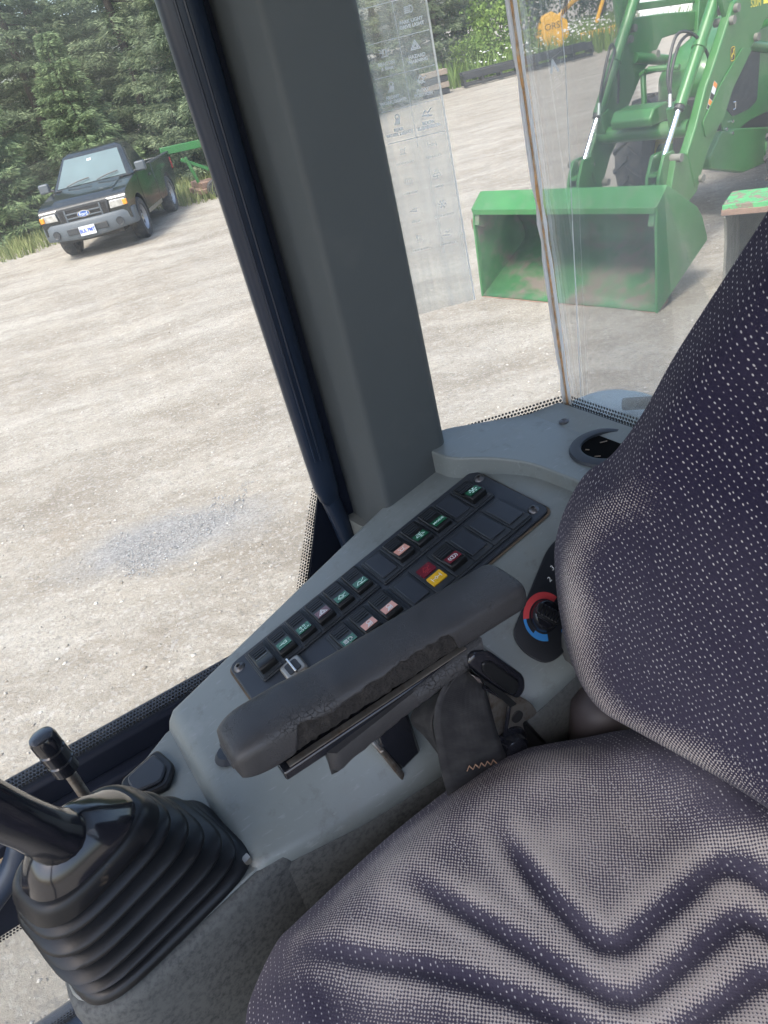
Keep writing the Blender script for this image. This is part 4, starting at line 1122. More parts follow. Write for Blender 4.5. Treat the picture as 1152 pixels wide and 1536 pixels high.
# far corner posts, roof and floor (they shade the inside)
C(plan(rrect(-.80, -.74, .77, .835, .012), -1.12, .44), 'corner_post', MAT['navyflat'])
C(plan(rrect(-.80, -.74, -.33, -.27, .012), -1.12, .44), 'corner_post', MAT['navyflat'])
C(plan(rrect(.53, .59, -.33, -.27, .012), -1.12, .44), 'corner_post', MAT['navyflat'])
C(plan(rrect(-.84, .62, -.36, .86, .10), .44, .53), 'roof', MAT['headliner'], bevel=.02)
C(plan(rrect(-.80, .58, -.33, .80, .03), -1.17, -1.12), 'cab_floor', MAT['blackmetal'])
C(MB().bx(-1.0, .9, -.05, .55, -1.85, -1.17), 'chassis', MAT['navy'], bevel=.03)
C(MB().bx(.575, .62, -.30, .60, -1.12, -.47), 'rear_wall', MAT['navyflat'], bevel=.01)

def glass(name, c, mat_, th=.005):
    c = [Vector(p) for p in c]
    nn = (c[1] - c[0]).cross(c[3] - c[0]).normalized()
    return C(MB().prism([tuple(p) for p in c], tuple(nn * th)), name, mat_, smooth=0)
SEAM0, SEAM1 = (.566, .651, -.415), (.537, .660, .44)
glass('side_pane', [(-.76, .805, -.64), (.31, .805, -.64), (.31, .805, .44), (-.76, .805, .44)], MAT['glass'])
glass('lower_pane', [(-.76, .805, -1.03), (.25, .805, -1.03), (.25, .805, -.815), (-.76, .805, -.815)], MAT['glass'])
glass('quarter_pane', [(.42, .748, -.45), (.564, .653, -.45), (SEAM1[0], SEAM1[1], .44), (.42, .737, .44)], MAT['glassq'])
glass('rear_pane', [(.5665, .649, -.45), (.5665, -.27, -.45), (.538, -.27, .44), (.538, .657, .44)], MAT['glassr'])

def frit(p0, p1, p2, p3, rows, parent=cab):
    """printed dot border: p0-p1 along the solid edge, p3-p2 along the dotted edge"""
    M = ROOTM[cab.name].inverted() @ CAB
    me = bpy.data.meshes.new('dot_border')
    me.from_pydata([tuple(M @ Vector(p)) for p in (p0, p1, p2, p3)], [], [(0, 1, 2, 3)])
    ln = ((M @ Vector(p1)) - (M @ Vector(p0))).length / .0046
    uv = me.uv_layers.new(name='UVMap')
    for i, q in enumerate(((0, 0), (ln, 0), (ln, rows), (0, rows))): uv.data[i].uv = q
    me.materials.append(MAT['frit'])
    o = bpy.data.objects.new('dot_border', me); link(o); o.parent = parent
    return o
ti = .8035
frit((-.76, ti, -.640), (.30, ti, -.640), (.30, ti, -.6165), (-.76, ti, -.6165), 5)
frit((-.76, ti, -.815), (.25, ti, -.815), (.25, ti, -.833), (-.76, ti, -.833), 4)
frit((-.76, ti, -1.032), (.25, ti, -1.032), (.25, ti, -1.014), (-.76, ti, -1.014), 4)
frit((.298, ti, -.44), (.222, ti, -.60), (.206, ti, -.592), (.283, ti, -.436), 5)
C(MB().prism([(.298, .7995, -.42), (.222, .7995, -.60), (.34, .7995, -.63), (.34, .7995, -.42)], (0, .003, 0)), 'black_border_panel', MAT['navyflat'], smooth=0)
qo = np.array([-.55, -.835]) * .002
frit((.43 + qo[0], .7415 + qo[1], -.4385), (.565 + qo[0], .6525 + qo[1], -.418), (.565 + qo[0], .6525 + qo[1], -.4005), (.43 + qo[0], .7415 + qo[1], -.421), 4)
frit((.5645, .650, -.420), (.5645, -.27, -.420), (.5645, -.27, -.401), (.5645, .650, -.401), 4)
# sealant seam
sm = C(MB().tube([(SEAM0[0] - .003 + (SEAM1[0] - SEAM0[0]) * f + .0006 * math.sin(40 * f), SEAM0[1] - .002 + (SEAM1[1] - SEAM0[1]) * f + .0006 * math.sin(57 * f), -.415 + .855 * f) for f in np.linspace(0, 1, 40)], [.0024 + .0005 * math.sin(31 * f) for f in np.linspace(0, 3, 40)], 8), 'rusty_sealant', MAT['sealant'])
dq = np.array([.126, -.083]) / .1509
for nm, d_ in (('glass_edge', -dq), ('glass_edge', np.array([0, -1.0]))):
    a0 = np.array([SEAM0[0] - .003, SEAM0[1] - .003]); a1 = np.array([SEAM1[0] - .003, SEAM1[1] - .003])
    m = MB(); N_ = 44
    ring_ = []
    pr_ = random.Random(3)
    for i in range(N_ + 1):
        f = i / N_; c_ = a0 * (1 - f) + a1 * f; z = -.412 + .85 * f
        w0, w1 = .002, .0062 + .0004 * pr_.random() - (.0018 if pr_.random() < .12 else 0)
        ring_.append([(c_[0] + d_[0] * w0, c_[1] + d_[1] * w0, z), (c_[0] + d_[0] * w1, c_[1] + d_[1] * w1, z)])
    m.loft(ring_, closed=False)
    C(m, nm, MAT['backprint'], solid=.0012)
C(MB().tube([(.5560, .5985, .44), (.5560, .5985, -.06), (.5608, .6176, -.30), (.563, .625, -.40)], .0004, 6), 'glass_joint', MAT['backprint'])
m = MB(); m.ribbon([(-.003, -.005), (0.0, .004), (.006, -.004)], .0028, lambda x, y: (.5555, .6137 - x, -.057 + y)); C(m, 'white_sticker', MAT['backprint'], smooth=0, fix=False)
# outside the rear window
fd = cabthing('rear_fender_cap', 'pale grey rounded cover outside the rear window', 'machine cover', (.76, .75, -.60))
MB().lathe([(.001, .02), (.05, .018), (.075, .005), (.08, -.06), (.001, -.06)], Matrix.Translation((.75, .775, -.545)), 32).build('cover', MAT['greengrey'], fd, fr=CAB)
MB().tube([(.74, .735, -.512), (.78, .65, -.50)], .009, 10).build('lever', MAT['dirtysteel'], fd, fr=CAB)
MB().bx(.66, .90, .40, .85, -.85, -.60).build('cover_base', MAT['navy'], fd, fr=CAB, bevel=.02)

# ------------------------------------------------------------------ clear icon sheet on the quarter glass
sheet = cabthing('icon_sheet', 'clear plastic sheet with white control icons on the quarter window', 'icon chart', (.44, .725, -.27))
QP, QD, QN = np.array([.44, .735]) + np.array([-.55, -.835]) * .008, np.array([.8351, -.5501]), np.array([-.55, -.835])
def QF(x, z, h=0.0): return (QP[0] + QD[0] * x + QN[0] * h, QP[1] + QD[1] * x + QN[1] * h, z)
m = MB().prism([QF(x, z) for x, z in [(-.03, -.268), (.0045, -.268), (.0605, -.2645), (.0590, .12), (-.03, .12)]], tuple(np.array(QF(0, 0, .0012)) - np.array(QF(0, 0))))
m.build('plastic_sheet', MAT['sheet'], sheet, fr=CAB, smooth=0)
MB().prism([QF(x, z, .0002) for x, z in [(.0600, -.2645), (.0618, -.2645), (.0603, .12), (.0585, .12)]], tuple(np.array(QF(0, 0, .0016)) - np.array(QF(0, 0)))).build('sheet_edge', MAT['whiteglue'], sheet, fr=CAB, smooth=0)
m = MB(); g_ = lambda x, y: QF(x, y, .0018)
for k in range(-3, 4): m.ribbon([(.0005, -.0052 - .0289 * k), (.058, -.0052 - .0289 * k)], .0006, g_)
m.ribbon([(.0292, -.10), (.0292, .11)], .0004, g_)
def ic(m, kind, cx, cy, s, w, fn):
    P = lambda pts: m.ribbon([(cx + x * s, cy + y * s) for x, y in pts], w, fn)
    circ = lambda x, y, r, a0=0, a1=360, n=14: [(x + r * math.cos(R(a0 + (a1 - a0) * i / n)), y + r * math.sin(R(a0 + (a1 - a0) * i / n))) for i in range(n + 1)]
    if kind == 'lamp':
        P(circ(.1, 0, .55, -90, 90) + [(.1, -.55)])
        P([(.1, .55), (.1, -.55)])
        for y in (.45, .15, -.15, -.45): P([(-.9, y), (-.2, y)])
    elif kind == 'hazard':
        P([(0, .8), (.85, -.65), (-.85, -.65), (0, .8)]); P([(0, .35), (.42, -.4), (-.42, -.4), (0, .35)])
    elif kind == 'float':
        P([(-.7, -.2), (-.1, .7), (.45, .1), (.35, -.25), (-.7, -.2)]); P([(.45, .1), (.95, .35)])
        P([(-.6, -.6), (-.3, -.45), (0, -.65), (.3, -.45), (.6, -.6)])
    elif kind == 'boom':
        P([(-.9, -.5), (-.25, .4), (.2, -.1), (.95, .55)]); P([(-.9, -.5), (.3, -.5)]); P([(-.2, -.65), (.9, -.65)])
    elif kind == 'beacon':
        P([(-.35, -.6), (-.28, .5), (.28, .5), (.35, -.6)]); P([(-.6, -.62), (.6, -.62)])
        for sx in (-1, 1):
            P([(.55 * sx, .35), (.95 * sx, .6)]); P([(.55 * sx, .05), (.95 * sx, .05)])
    elif kind == 'work':
        P(circ(.15, .45, .4)); 
        for k in range(4): P([(-.1 + .22 * k, -.0), (-.55 + .3 * k, -.85)])
    elif kind == 'horn':
        P([(-.9, -.05), (-.2, .12), (.6, .45), (.6, -.35), (-.2, -.1), (-.9, -.05)]); P(circ(.15, -.05, .3, 180, 360))
    elif kind == 'wash':
        P([(-.9, -.2), (-.6, .35), (.6, .35), (.9, -.2), (-.9, -.2)]); P([(0, -.55), (0, .7)]); P([(0, .7), (-.5, .9)]); P([(0, .7), (.5, .9)]); P([(-.3, -.7), (.3, -.7)])
    elif kind == 'snow':
        for a in (0, 60, 120):
            c_, s_ = math.cos(R(a)), math.sin(R(a)); P([(-.85 * c_, -.85 * s_), (.85 * c_, .85 * s_)])
            for q in (-1, 1):
                for e in (-30, 30): P([(.5 * q * c_, .5 * q * s_), (.5 * q * c_ + .35 * q * math.cos(R(a + e)), .5 * q * s_ + .35 * q * math.sin(R(a + e)))])
    elif kind == 'brake':
        P(circ(0, 0, .55)); P(circ(0, 0, .85, 140, 220)); P(circ(0, 0, .85, -40, 40)); P([(0, -.3), (0, .3)])
    elif kind == 'axle':
        P([(-.9, -.5), (-.9, .5)]); P([(.9, -.5), (.9, .5)]); P([(-.9, 0), (-.3, 0)]); P([(.3, 0), (.9, 0)]); P([(-.3, 0), (0, .35), (.3, 0), (0, -.35), (-.3, 0)])
    elif kind == 'pump':
        P(circ(0, -.1, .4)); P([(-.8, -.6), (.8, -.6)]); P([(.3, .2), (.8, .7)]); P([(-.5, .3), (-.5, .7)])
    elif kind == 'beam':
        P(circ(-.3, .45, .3, 90, 270) + [(-.3, .75)]); P([(.05, .65), (.5, .65)]); P([(.05, .3), (.5, .3)])
        P(circ(-.5, -.5, .3, -90, 90)); P(circ(.4, -.5, .3, 90, 270)); P([(-.95, -.5), (-.6, -.5)]); P([(.6, -.5), (.95, -.5)])
rows = [(('', '', ''), ('lamp', 'PARK LIGHT', 'DRIVE LIGHT')), (('beacon', 'BEACON', '& Siren'), ('hazard', 'HAZARD', 'WARNING')), (('work', 'FRONT', 'WORK LIGHTS'), ('float', 'FLOAT', 'POSITION')),
        (('work', 'REAR', 'WORK LIGHTS'), ('boom', 'BOOM', 'SUSPENSION'))]
for k, rw in enumerate(rows):
    top = .0237 - .0289 * k
    for cx, (kd, t1, t2) in zip((.0135, .0432), rw):
        if kd: ic(m, kd, cx, top - .0092, .0050, .0010, g_)
        if t1: text_into(m, t1, .0040, g_, cx, top - .0183, bold=.045); text_into(m, t2, .0040, g_, cx, top - .0222, bold=.045)
pt = m.build('printed_icons', MAT['backprint'], sheet, fr=CAB, smooth=0, fix=False)
m = MB(); kinds = ['pump', 'axle', 'brake', 'wash', 'horn', 'snow', 'beam', 'boom']
for k in range(4, 8):
    top = .0237 - .0289 * k
    for j, cx in enumerate((.0135, .0432)):
        ic(m, kinds[(k * 2 + j) % 8], cx, top - .0092, .0046, .0004, g_)
        text_into(m, ['BOOM LOCK', 'DIFF LOCK', 'WIPER', 'QUICK HITCH'][(k + j) % 4], .0030, g_, cx, top - .0205)
m.build('faded_icons', MAT['backprint'], sheet, fr=CAB, smooth=0, fix=False)
# ------------------------------------------------------------------ right-hand console
con = cabthing('side_console', 'worn grey plastic side console with switch panel and heater knob', 'console', (.2, .58, -1.12))
def K(mb, name, mat_, parent=None, **kw): return mb.build(name, mat_, parent or con, fr=CAB, **kw)
zc = lambda s: -.48 + .2217 * (s - .235)
rings = []; low_ = []
for s in np.concatenate([[0.0, .004, .012, .021], np.linspace(.03, .555, 30)]):
    to = np.interp(s, [0, .305, .44, .56], [.662, .712, .728, .66])
    zt = zc(s) - (.016 * max(0, 1 - s / .012) ** 2)
    dr = float(np.interp(s, [0, .02, .11, .18, .22, .29], [.012, .0175, .057, .077, .088, .078]))
    tb_ = float(np.interp(s, [0, .22, .29], [.445, .445, .424]))
    prof = fillet([(to, -1.1), (to, zt), (.505, zt), (tb_, zt - dr), (tb_ - .0008, zt - dr - .016)], [0, .012, .03, .016, 0], 7, closed=False)
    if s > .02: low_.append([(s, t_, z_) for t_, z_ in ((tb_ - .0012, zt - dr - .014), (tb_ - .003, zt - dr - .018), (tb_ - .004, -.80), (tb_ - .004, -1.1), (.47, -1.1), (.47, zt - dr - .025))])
    rings.append([(s, t, z) for t, z in prof])
K(MB().loft(rings), 'body', MAT['console'], smooth=60)
K(MB().loft(low_), 'shade_toned_panel', MAT['pod'], smooth=50)  # added dark panel: shade of the gap beside the seat, put into colour
pod = fillet([(.040, .4435), (-.118, .410), (-.152, .428), (-.152, .53), (-.105, .590), (-.043, .634), (.0, .664), (.04, .664)], [.008, .02, .02, .02, .03, .03, .004, .004], 4)
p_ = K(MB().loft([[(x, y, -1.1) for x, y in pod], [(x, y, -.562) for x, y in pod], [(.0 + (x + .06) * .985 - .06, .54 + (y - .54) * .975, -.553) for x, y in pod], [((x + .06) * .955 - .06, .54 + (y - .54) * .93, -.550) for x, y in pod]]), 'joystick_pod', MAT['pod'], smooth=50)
top = [((x + .06) * .955 - .06, .54 + (y - .54) * .93) for x, y in pod]
K(plan([((x + .06) * .995 - .06, .54 + (y - .54) * .995) for x, y in top], -.5505, -.5475), 'pod_top', MAT['console'], bevel=.003)
# raised rear shelf
shp = fillet([(.392, .735), (.398, .664), (.425, .634), (.447, .587), (.452, .50), (.452, .05), (.562, .05), (.562, .647), (.440, .733)], [.004, .02, .03, .03, .02, .01, .004, .004, .01], 5)
K(plan(shp, -.55, -.4160), 'rear_shelf', MAT['console'], bevel=.027, seg=7)
K(MB().lathe([(.001, .0015), (.0035, .0032), (.006, .002), (.0062, -.001), (.001, -.001)], Matrix.Translation((.531, .621, -.4155)), 16), 'shelf_screw', MAT['screw'])
ch = K(MB().lathe([(.029, .001), (.0292, .0038), (.033, .0046), (.0405, .0030), (.042, .0), (.029, .0)], Matrix.Translation((.517, .538, -.4155)), 40), 'cup_holder', MAT['plate'])
K(MB().lathe([(.001, .0008), (.0293, .0008), (.0293, .0004), (.001, .0004)], Matrix.Translation((.517, .538, -.4155)), 32), 'cup_shade_disc', mk('painted_hole_shade', (.004, .004, .004), .95, spec=.05), ch)  # no hole is cut; black disc paints the shade inside the ring
for k in range(5):
    a_, r_ = RNG.random() * 6.28, .026 * math.sqrt(RNG.random())
    x_, y_ = .517 + r_ * math.cos(a_), .538 + r_ * math.sin(a_)
    K(MB().tube([(x_, y_, -.4140), (x_ + RNG.normal() * .006, y_ + RNG.normal() * .006, -.4130)], .0006, 5), 'dry_straw', MAT['brownsoil'], ch)

# tray lid behind the joystick
tl_ = fillet([(-.062, .617), (-.018, .632), (-.010, .598), (-.024, .577), (-.060, .585)], .008, 4)
ty = K(plan(tl_, -.548, -.540), 'tray_lid', MAT['rubber'], bevel=.003)
K(plan([((x + .035) * .72 - .035, .604 + (y - .604) * .72) for x, y in tl_], -.541, -.537), 'tray_pad', MAT['plate'], ty, bevel=.002)
K(MB().lathe([(.001, .006), (.010, .005), (.014, .0), (.001, 0)], Matrix.Translation((.036, .553, zc(.036))), 20), 'button', MAT['plate'])

# switch panel, on the sloping top
C12, S12 = .9763, .2164
def PP(u, t, h=0.0): return (.084 + u * C12 - h * S12, t, -.5135 + u * S12 + h * C12)
def pprism(poly, h0, h1): 
    v = np.array(PP(0, 0, h1)) - np.array(PP(0, 0, h0))
    return MB().prism([PP(u, t, h0) for u, t in poly], tuple(v))
K(pprism(rrect(-.0062, .3452, .5208, .6542, .012, 5), .0001, .0007), 'dust_line', mk('packed_dust', (.115, .088, .062), .95, var=.4, vs=60), con)
sw = K(pprism(rrect(-.004, .343, .523, .652, .011, 5), .0003, .0045), 'switch_plate', MAT['plate'], bevel=.0015)
for u, t in ((.0047, .6385), (.3355, .632), (.3325, .5375)):
    M = Matrix.Translation(PP(u, t, .0045)) @ Matrix.Rotation(-R(12.5), 4, 'Y')
    K(MB().lathe([(.001, .0010), (.0018, .0010), (.0022, .0030), (.0048, .0022), (.0062, .0006), (.0066, 0), (.001, 0)], M, 18), 'screw', MAT['screw'], sw)
ROCK = [(.0190, .006), (.0190, .0134), (.012, .0124), (.003, .0122), (-.004, .0133), (-.0150, .0152), (-.0184, .0144), (-.0192, .0120), (-.0192, .006)]
def block(u0, u1, t0, t1): return K(pprism(rrect(u0, u1, t0, t1, .003, 3), .0046, .0072), 'switch_bezel', MAT['bezel'], sw, bevel=.001)
def slot(u, t, w, hl):
    return K(pprism(rrect(u - w / 2, u + w / 2, t - hl, t + hl, .0015, 2), .0073, .0085), 'slot_frame', MAT['bezel'], sw, bevel=.0005)
def blank(u, t):
    K(pprism(rrect(u - .0098, u + .0098, t - .0195, t + .0195, .0012, 2), .0086, .0102), 'blank_cover', MAT['plate'], con, bevel=.0008)
def lensf(u, t, h=.0):
    # the lens sits on the rising slope of the rocker; local x along u, y towards the window
    def f(x, y):
        tt = -.0092 + y
        hh = .01425 - y * (.0019 / .0110) + h
        return PP(u + x, t + tt, hh)
    return f
def rocker(u, t, lens, icon, txt=None, flip=False, pm='white', iw=.0008, tilt=0.0):
    pr_ = [(a, b + (tilt if a > 0 else -tilt)) if .006 < b else (a, b) for a, b in ROCK]
    v = np.array(PP(.0196, 0, 0)) - np.array(PP(0, 0, 0))
    o = K(MB().prism([PP(u - .0098, t + a, b) for a, b in pr_], tuple(v)), 'rocker_switch', MAT['black'], con, bevel=.0012, seg=2)
    m = MB()
    for k in range(4):
        a = .0165 - .0034 * k
        m.prism([PP(u - .0072, t + a, .0124 + tilt), PP(u + .0072, t + a, .0124 + tilt), PP(u + .0072, t + a - .0014, .0124 + tilt), PP(u - .0072, t + a - .0014, .0124 + tilt)], tuple(np.array(PP(0, 0, .0006)) - np.array(PP(0, 0, 0))))
    K(m, 'grip_ridges', MAT['bezel'], o, smooth=0)
    if lens:
        f = lensf(u, t, .0002 - tilt)
        q = [f(-.0076, -.0056), f(.0076, -.0056), f(.0076, .0064), f(-.0076, .0064)]
        K(MB().prism(q, tuple(np.array(PP(0, 0, .0006)) - np.array(PP(0, 0, 0)))), 'icon_lens', MAT[lens], o, smooth=0)
        f2 = lensf(u, t, .0012 - tilt)
        m = MB()
        if txt: text_into(m, txt, .0050, f2, 0, 0, bold=.03)
        else: ic(m, icon, 0, 0, .0058, iw, f2)
        K(m, 'icon', MAT[pm], o, smooth=0, fix=False)
    else:
        f = lensf(u, t, .0004)
        q = [f(-.0066, .0), f(.0066, .0), f(.0066, .0082), f(-.0066, .0082)]
        K(MB().prism(q, tuple(np.array(PP(0, 0, .0003)) - np.array(PP(0, 0, 0)))), 'window', mk('dark_amber_window', (.035, .022, .012), .15), o, smooth=0)
TR_, BR_ = .6195, .5585
block(.0155, .1665, .594, .6465); block(.170, .3255, .591, .6425); block(.0885, .1665, .536, .588); block(.170, .3235, .5285, .5855)
front = [(None, None), ('green_lens', 'horn'), ('green_lens', 'beam'), ('dusk_lens', 'hazard'), ('green_lens', 'float'), ('green_lens', 'boom')]
for i, (ln, icn) in enumerate(front):
    u = .0290 + .0249 * i; slot(u, .6200, .0232, .0245); rocker(u, .6200, ln, icn, tilt=(-.0012, 0, .0006, 0, .0005, .0010)[i], pm='mint' if ln == 'green_lens' else 'white')
rear = [None, ('salmon_lens', 'pump'), ('green_lens', 'wash'), ('green_lens', 'MODE'), None, ('green_lens', 'snow')]
for i, it in enumerate(rear):
    u = .1835 + .0256 * i; slot(u, .6170, .0238, .0243)
    if it is None: blank(u, .6170)
    else: rocker(u, .6170, it[0], it[1], txt='MODE' if it[1] == 'MODE' else None, tilt=(0, -.0004, .0004, .0008, 0, -.0016)[i], pm='mint' if it[0] == 'green_lens' else 'white')
for i, (ln, icn) in enumerate((('green_lens', 'lamp'), ('salmon_lens', 'work'), ('salmon_lens', 'work'))):
    u = .1025 + .0252 * i; slot(u, .5620, .0236, .0245); rocker(u, .5620, ln, icn, tilt=.0004 * i)
low = ['b', 'l', 'r', 'b', 'b', 'b']
for i, kd in enumerate(low):
    u = .1830 + .0256 * i; slot(u, .5570, .0240, .0265)
    if kd == 'b': blank(u, .5570)
    elif kd == 'r': rocker(u, .5570, 'red_lens', 'brake', tilt=-.0008, iw=.0008)
    else:
        for dt, mt, icn in ((.0085, 'red_lens', 'float'), (-.0105, 'yellow_lens', 'axle')):
            l_ = K(pprism(rrect(u - .0088, u + .0088, .5570 + dt - .0072, .5570 + dt + .0072, .001, 2), .0086, .0100), 'indicator_lamp', MAT[mt], con)
            m = MB(); ic(m, icn, 0, 0, .0058, .0007 if dt < 0 else .0005, lambda x, y: PP(u + x, .5570 + dt + y, .0103)); K(m, 'icon', MAT['white'] if dt < 0 else MAT['dialred'], l_, smooth=0, fix=False)
# chromed key switch
ky = K(pprism(rrect(.034, .058, .566, .592, .005, 4), .0046, .011), 'key_switch', MAT['steel'], bevel=.003, seg=3)
K(pprism(rrect(.039, .053, .571, .587, .003, 3), .0111, .0117), 'key_slot', MAT['hose'], ky)
K(pprism(rrect(.0445, .0472, .568, .591, .001, 2), .0112, .0150), 'key_tab', MAT['chrome'], ky, bevel=.0008)

# heater control on the inner slope
d1 = np.array([.9763, 0, .2164]); d2 = np.array([0, -.7295, -.6839]); d3 = np.cross(d2, d1); d3 = d3 if d3[2] > 0 else -d3
HA = np.array([.3, .505, zc(.3)])
def HP(x, q, h=0.0): return tuple(HA + d1 * x + d2 * q + d3 * h)
def hprism(poly, h0, h1): return MB().prism([HP(x, q, h0) for x, q in poly], tuple(d3 * (h1 - h0)))
hp = K(hprism(fillet([(.008, .052), (.036, .038), (.088, .012), (.150, .010), (.150, .080), (.062, .090), (.040, .098), (.020, .094), (.008, .072)], .010, 4), .0005, .003), 'heater_plate', MAT['dialplate'], bevel=.001)
HC = (.0455, .0595)
def arcband(r0, r1, a0, a1, h, n=20):
    m = MB(); p = []
    for i in range(n + 1):
        a = R(a0 + (a1 - a0) * i / n); p.append((a))
    for a, b in zip(p[:-1], p[1:]):
        m.add([HP(HC[0] + r * math.cos(t), HC[1] + r * math.sin(t), h) for r, t in ((r0, a), (r1, a), (r1, b), (r0, b))], [(0, 1, 2, 3)])
    return m
K(arcband(.0160, .0222, -150, -15, .0034), 'dial_red_band', MAT['dialred'], hp, smooth=0)
K(arcband(.0192, .0222, -195, -150, .0034), 'dial_blue_band', MAT['dialblue'], hp, smooth=0)
K(arcband(.0160, .0222, 118, 165, .0034), 'dial_blue_band', MAT['dialblue'], hp, smooth=0)
K(MB().add([HP(HC[0] + .008 + .0028 * math.cos(a), HC[1] + .0225 + .0028 * math.sin(a), .0034) for a in np.linspace(0, 6.28, 13)[:-1]], [tuple(range(12))]), 'dial_dot', MAT['dialblue'], hp, smooth=0)
m = MB()
for tx, x, q in (('3', .080, .030), ('2', .071, .0365), ('1', .096, .026)):
    text_into(m, tx, .0068, lambda a, b: HP(x + a, q - b, .0034), 0, 0)
K(m, 'dial_numbers', MAT['white'], hp, smooth=0, fix=False)
Mh = Matrix(((d1[0], d2[0], d3[0], HP(*HC)[0]), (d1[1], d2[1], d3[1], HP(*HC)[1]), (d1[2], d2[2], d3[2], HP(*HC)[2]), (0, 0, 0, 1)))
kn = K(MB().lathe([(.001, .016), (.0115, .016), (.0132, .014), (.0150, .003), (.001, .003)], Mh, 36), 'heater_knob', MAT['gloss'], hp)
ca, sa = math.cos(R(62)), math.sin(R(62))
rot = lambda x, y: (HC[0] + x * ca - y * sa, HC[1] + x * sa + y * ca)
K(hprism([rot(*p) for p in rrect(-.0132, .0132, -.0056, .0056, .004, 3)], .0155, .0225), 'knob_grip', MAT['black'], kn, bevel=.0015)
m = MB()
for k in range(6):
    x = -.009 + .0036 * k
    m.prism([HP(*rot(*p), .0226) for p in [(x, -.005), (x + .0016, -.005), (x + .0016, .005), (x, .005)]], tuple(d3 * .0008))
K(m, 'grip_ridges', MAT['gloss'], kn)
K(hprism([rot(*p) for p in [(.0105, -.0085), (.0160, -.0085), (.0160, -.0098), (.0105, -.0098)]], .0161, .0166), 'pointer_mark', MAT['white'], kn)

# ------------------------------------------------------------------ joystick with pleated boot
js = cabthing('joystick', 'black joystick with pleated rubber boot at the console front', 'joystick', (-.072, .49, -.548))
def J(mb, name, mat_, parent=None, **kw): return mb.build(name, mat_, parent or js, fr=CAB, **kw)
def boot_ring(f, sc, ee=None):
    c0, c1 = np.array([-.0715, .4865, -.546]), np.array([-.088, .456, -.428])
    c = c0 * (1 - f) + c1 * f + np.array([-.004, 0, 0]) * math.sin(math.pi * f)
    hx, hy = (.0760 * (1 - f) + .0455 * f) * sc, (.0575 * (1 - f) + .0335 * f) * sc
    rot_ = R(14 + 8 * f); tl = R(3 * f)
    out = []
    for k in range(48):
        a = 2 * math.pi * k / 48
        e = ee or (.42 + .24 * min(1, f * 1.3))
        x = hx * math.copysign(abs(math.cos(a)) ** e, math.cos(a)); y = hy * math.copysign(abs(math.sin(a)) ** e, math.sin(a))
        X_, Y_ = x * math.cos(rot_) - y * math.sin(rot_), x * math.sin(rot_) + y * math.cos(rot_)
        out.append((c[0] + X_ * math.cos(tl), c[1] + Y_, c[2] + X_ * math.sin(tl)))
    return out
rings = [boot_ring(0, 1.04), boot_ring(.012, 1.06), boot_ring(.05, 1.05), boot_ring(.075, 1.0), boot_ring(.085, .93)]
for f0, hgt, amp in ((.09, .135, .98), (.228, .140, 1.01), (.371, .150, 1.0), (.524, .150, 1.02), (.677, .148, 1.0)):
    for df, sc in ((.0, .80), (.10, .90), (.22, 1.0), (.34, 1.065), (.46, 1.08), (.58, 1.055), (.74, .96), (.90, .85), (.98, .80)):
        rings.append(boot_ring(f0 + df * hgt, sc * amp))
rings += [boot_ring(.83, .86), boot_ring(.835, 1.02), boot_ring(.85, 1.08), boot_ring(.93, 1.05), boot_ring(.97, 1.01), boot_ring(.985, .95)]
bt = J(MB().loft(rings), 'rubber_boot', MAT['rubber'], smooth=60)
def slit(k): pass
cap = [boot_ring(.975, .95, .78), boot_ring(1.0, .95, .80), boot_ring(1.035, .90, .84)]
cc = np.array([-.094, .452, -.40])
last = cap[-1]
for g_, up in ((.86, .009), (.66, .018), (.44, .025), (.3, .028)):
    cap.append([tuple(np.array(p) * g_ + (np.array(last).mean(0)) * (1 - g_) + np.array([-.002, -.003, up * .9])) for p in last])
cp_ = J(MB().loft(cap), 'boot_cap', MAT['gloss'], smooth=70)
stem = catmull([(-.090, .456, -.425), (-.0955, .442, -.398), (-.101, .430, -.368), (-.109, .421, -.335), (-.122, .418, -.285), (-.135, .43, -.22)], 6)
rad_ = np.interp(np.linspace(0, 1, len(stem)), [0, .12, .25, .4, 1], [.026, .020, .0170, .0158, .0155])
J(MB().tube([tuple(p) for p in stem], [float(r_) for r_ in rad_], 20), 'handle', MAT['gloss'], smooth=70)
J(MB().tube([tuple(p) for p in catmull([(-.133, .428, -.228), (-.138, .432, -.205), (-.144, .437, -.175), (-.148, .441, -.150), (-.149, .443, -.138), (-.1495, .4435, -.133)], 4)], [float(v) for v in np.interp(np.linspace(0, 1, 21), [0, .15, .4, .7, .9, 1], [.0158, .021, .024, .023, .014, .003])], 20), 'grip', MAT['rubber'], smooth=70)
J(plan(fillet([(.010, .452), (.004, .450), (.003, .456), (.009, .458)], .001, 2), -.545, -.5385), 'boot_rivet', MAT['steel'])
# small lever behind it
lv = cabthing('hand_lever', 'short lever with ribbed black knob behind the joystick', 'lever', (-.084, .56, -.548))
MB().tube([(-.083, .56, -.55), (-.0845, .56, -.446)], .0048, 12).build('rod', MAT['steel'], lv, fr=CAB)
Mv = Matrix.Translation((-.0845, .56, -.4505)) @ Matrix.Rotation(R(-4), 4, 'Y')
MB().lathe([(.001, .0), (.0098, .0), (.0110, .0015), (.0110, .012), (.0098, .0132), (.0098, .0142), (.0112, .0156), (.0112, .0262), (.0099, .0274), (.0099, .0284), (.0112, .0298), (.0112, .0402), (.0100, .0432), (.007, .0445), (.001, .0448)], Mv, 26).build('knob', MAT['gloss'], lv, fr=CAB)

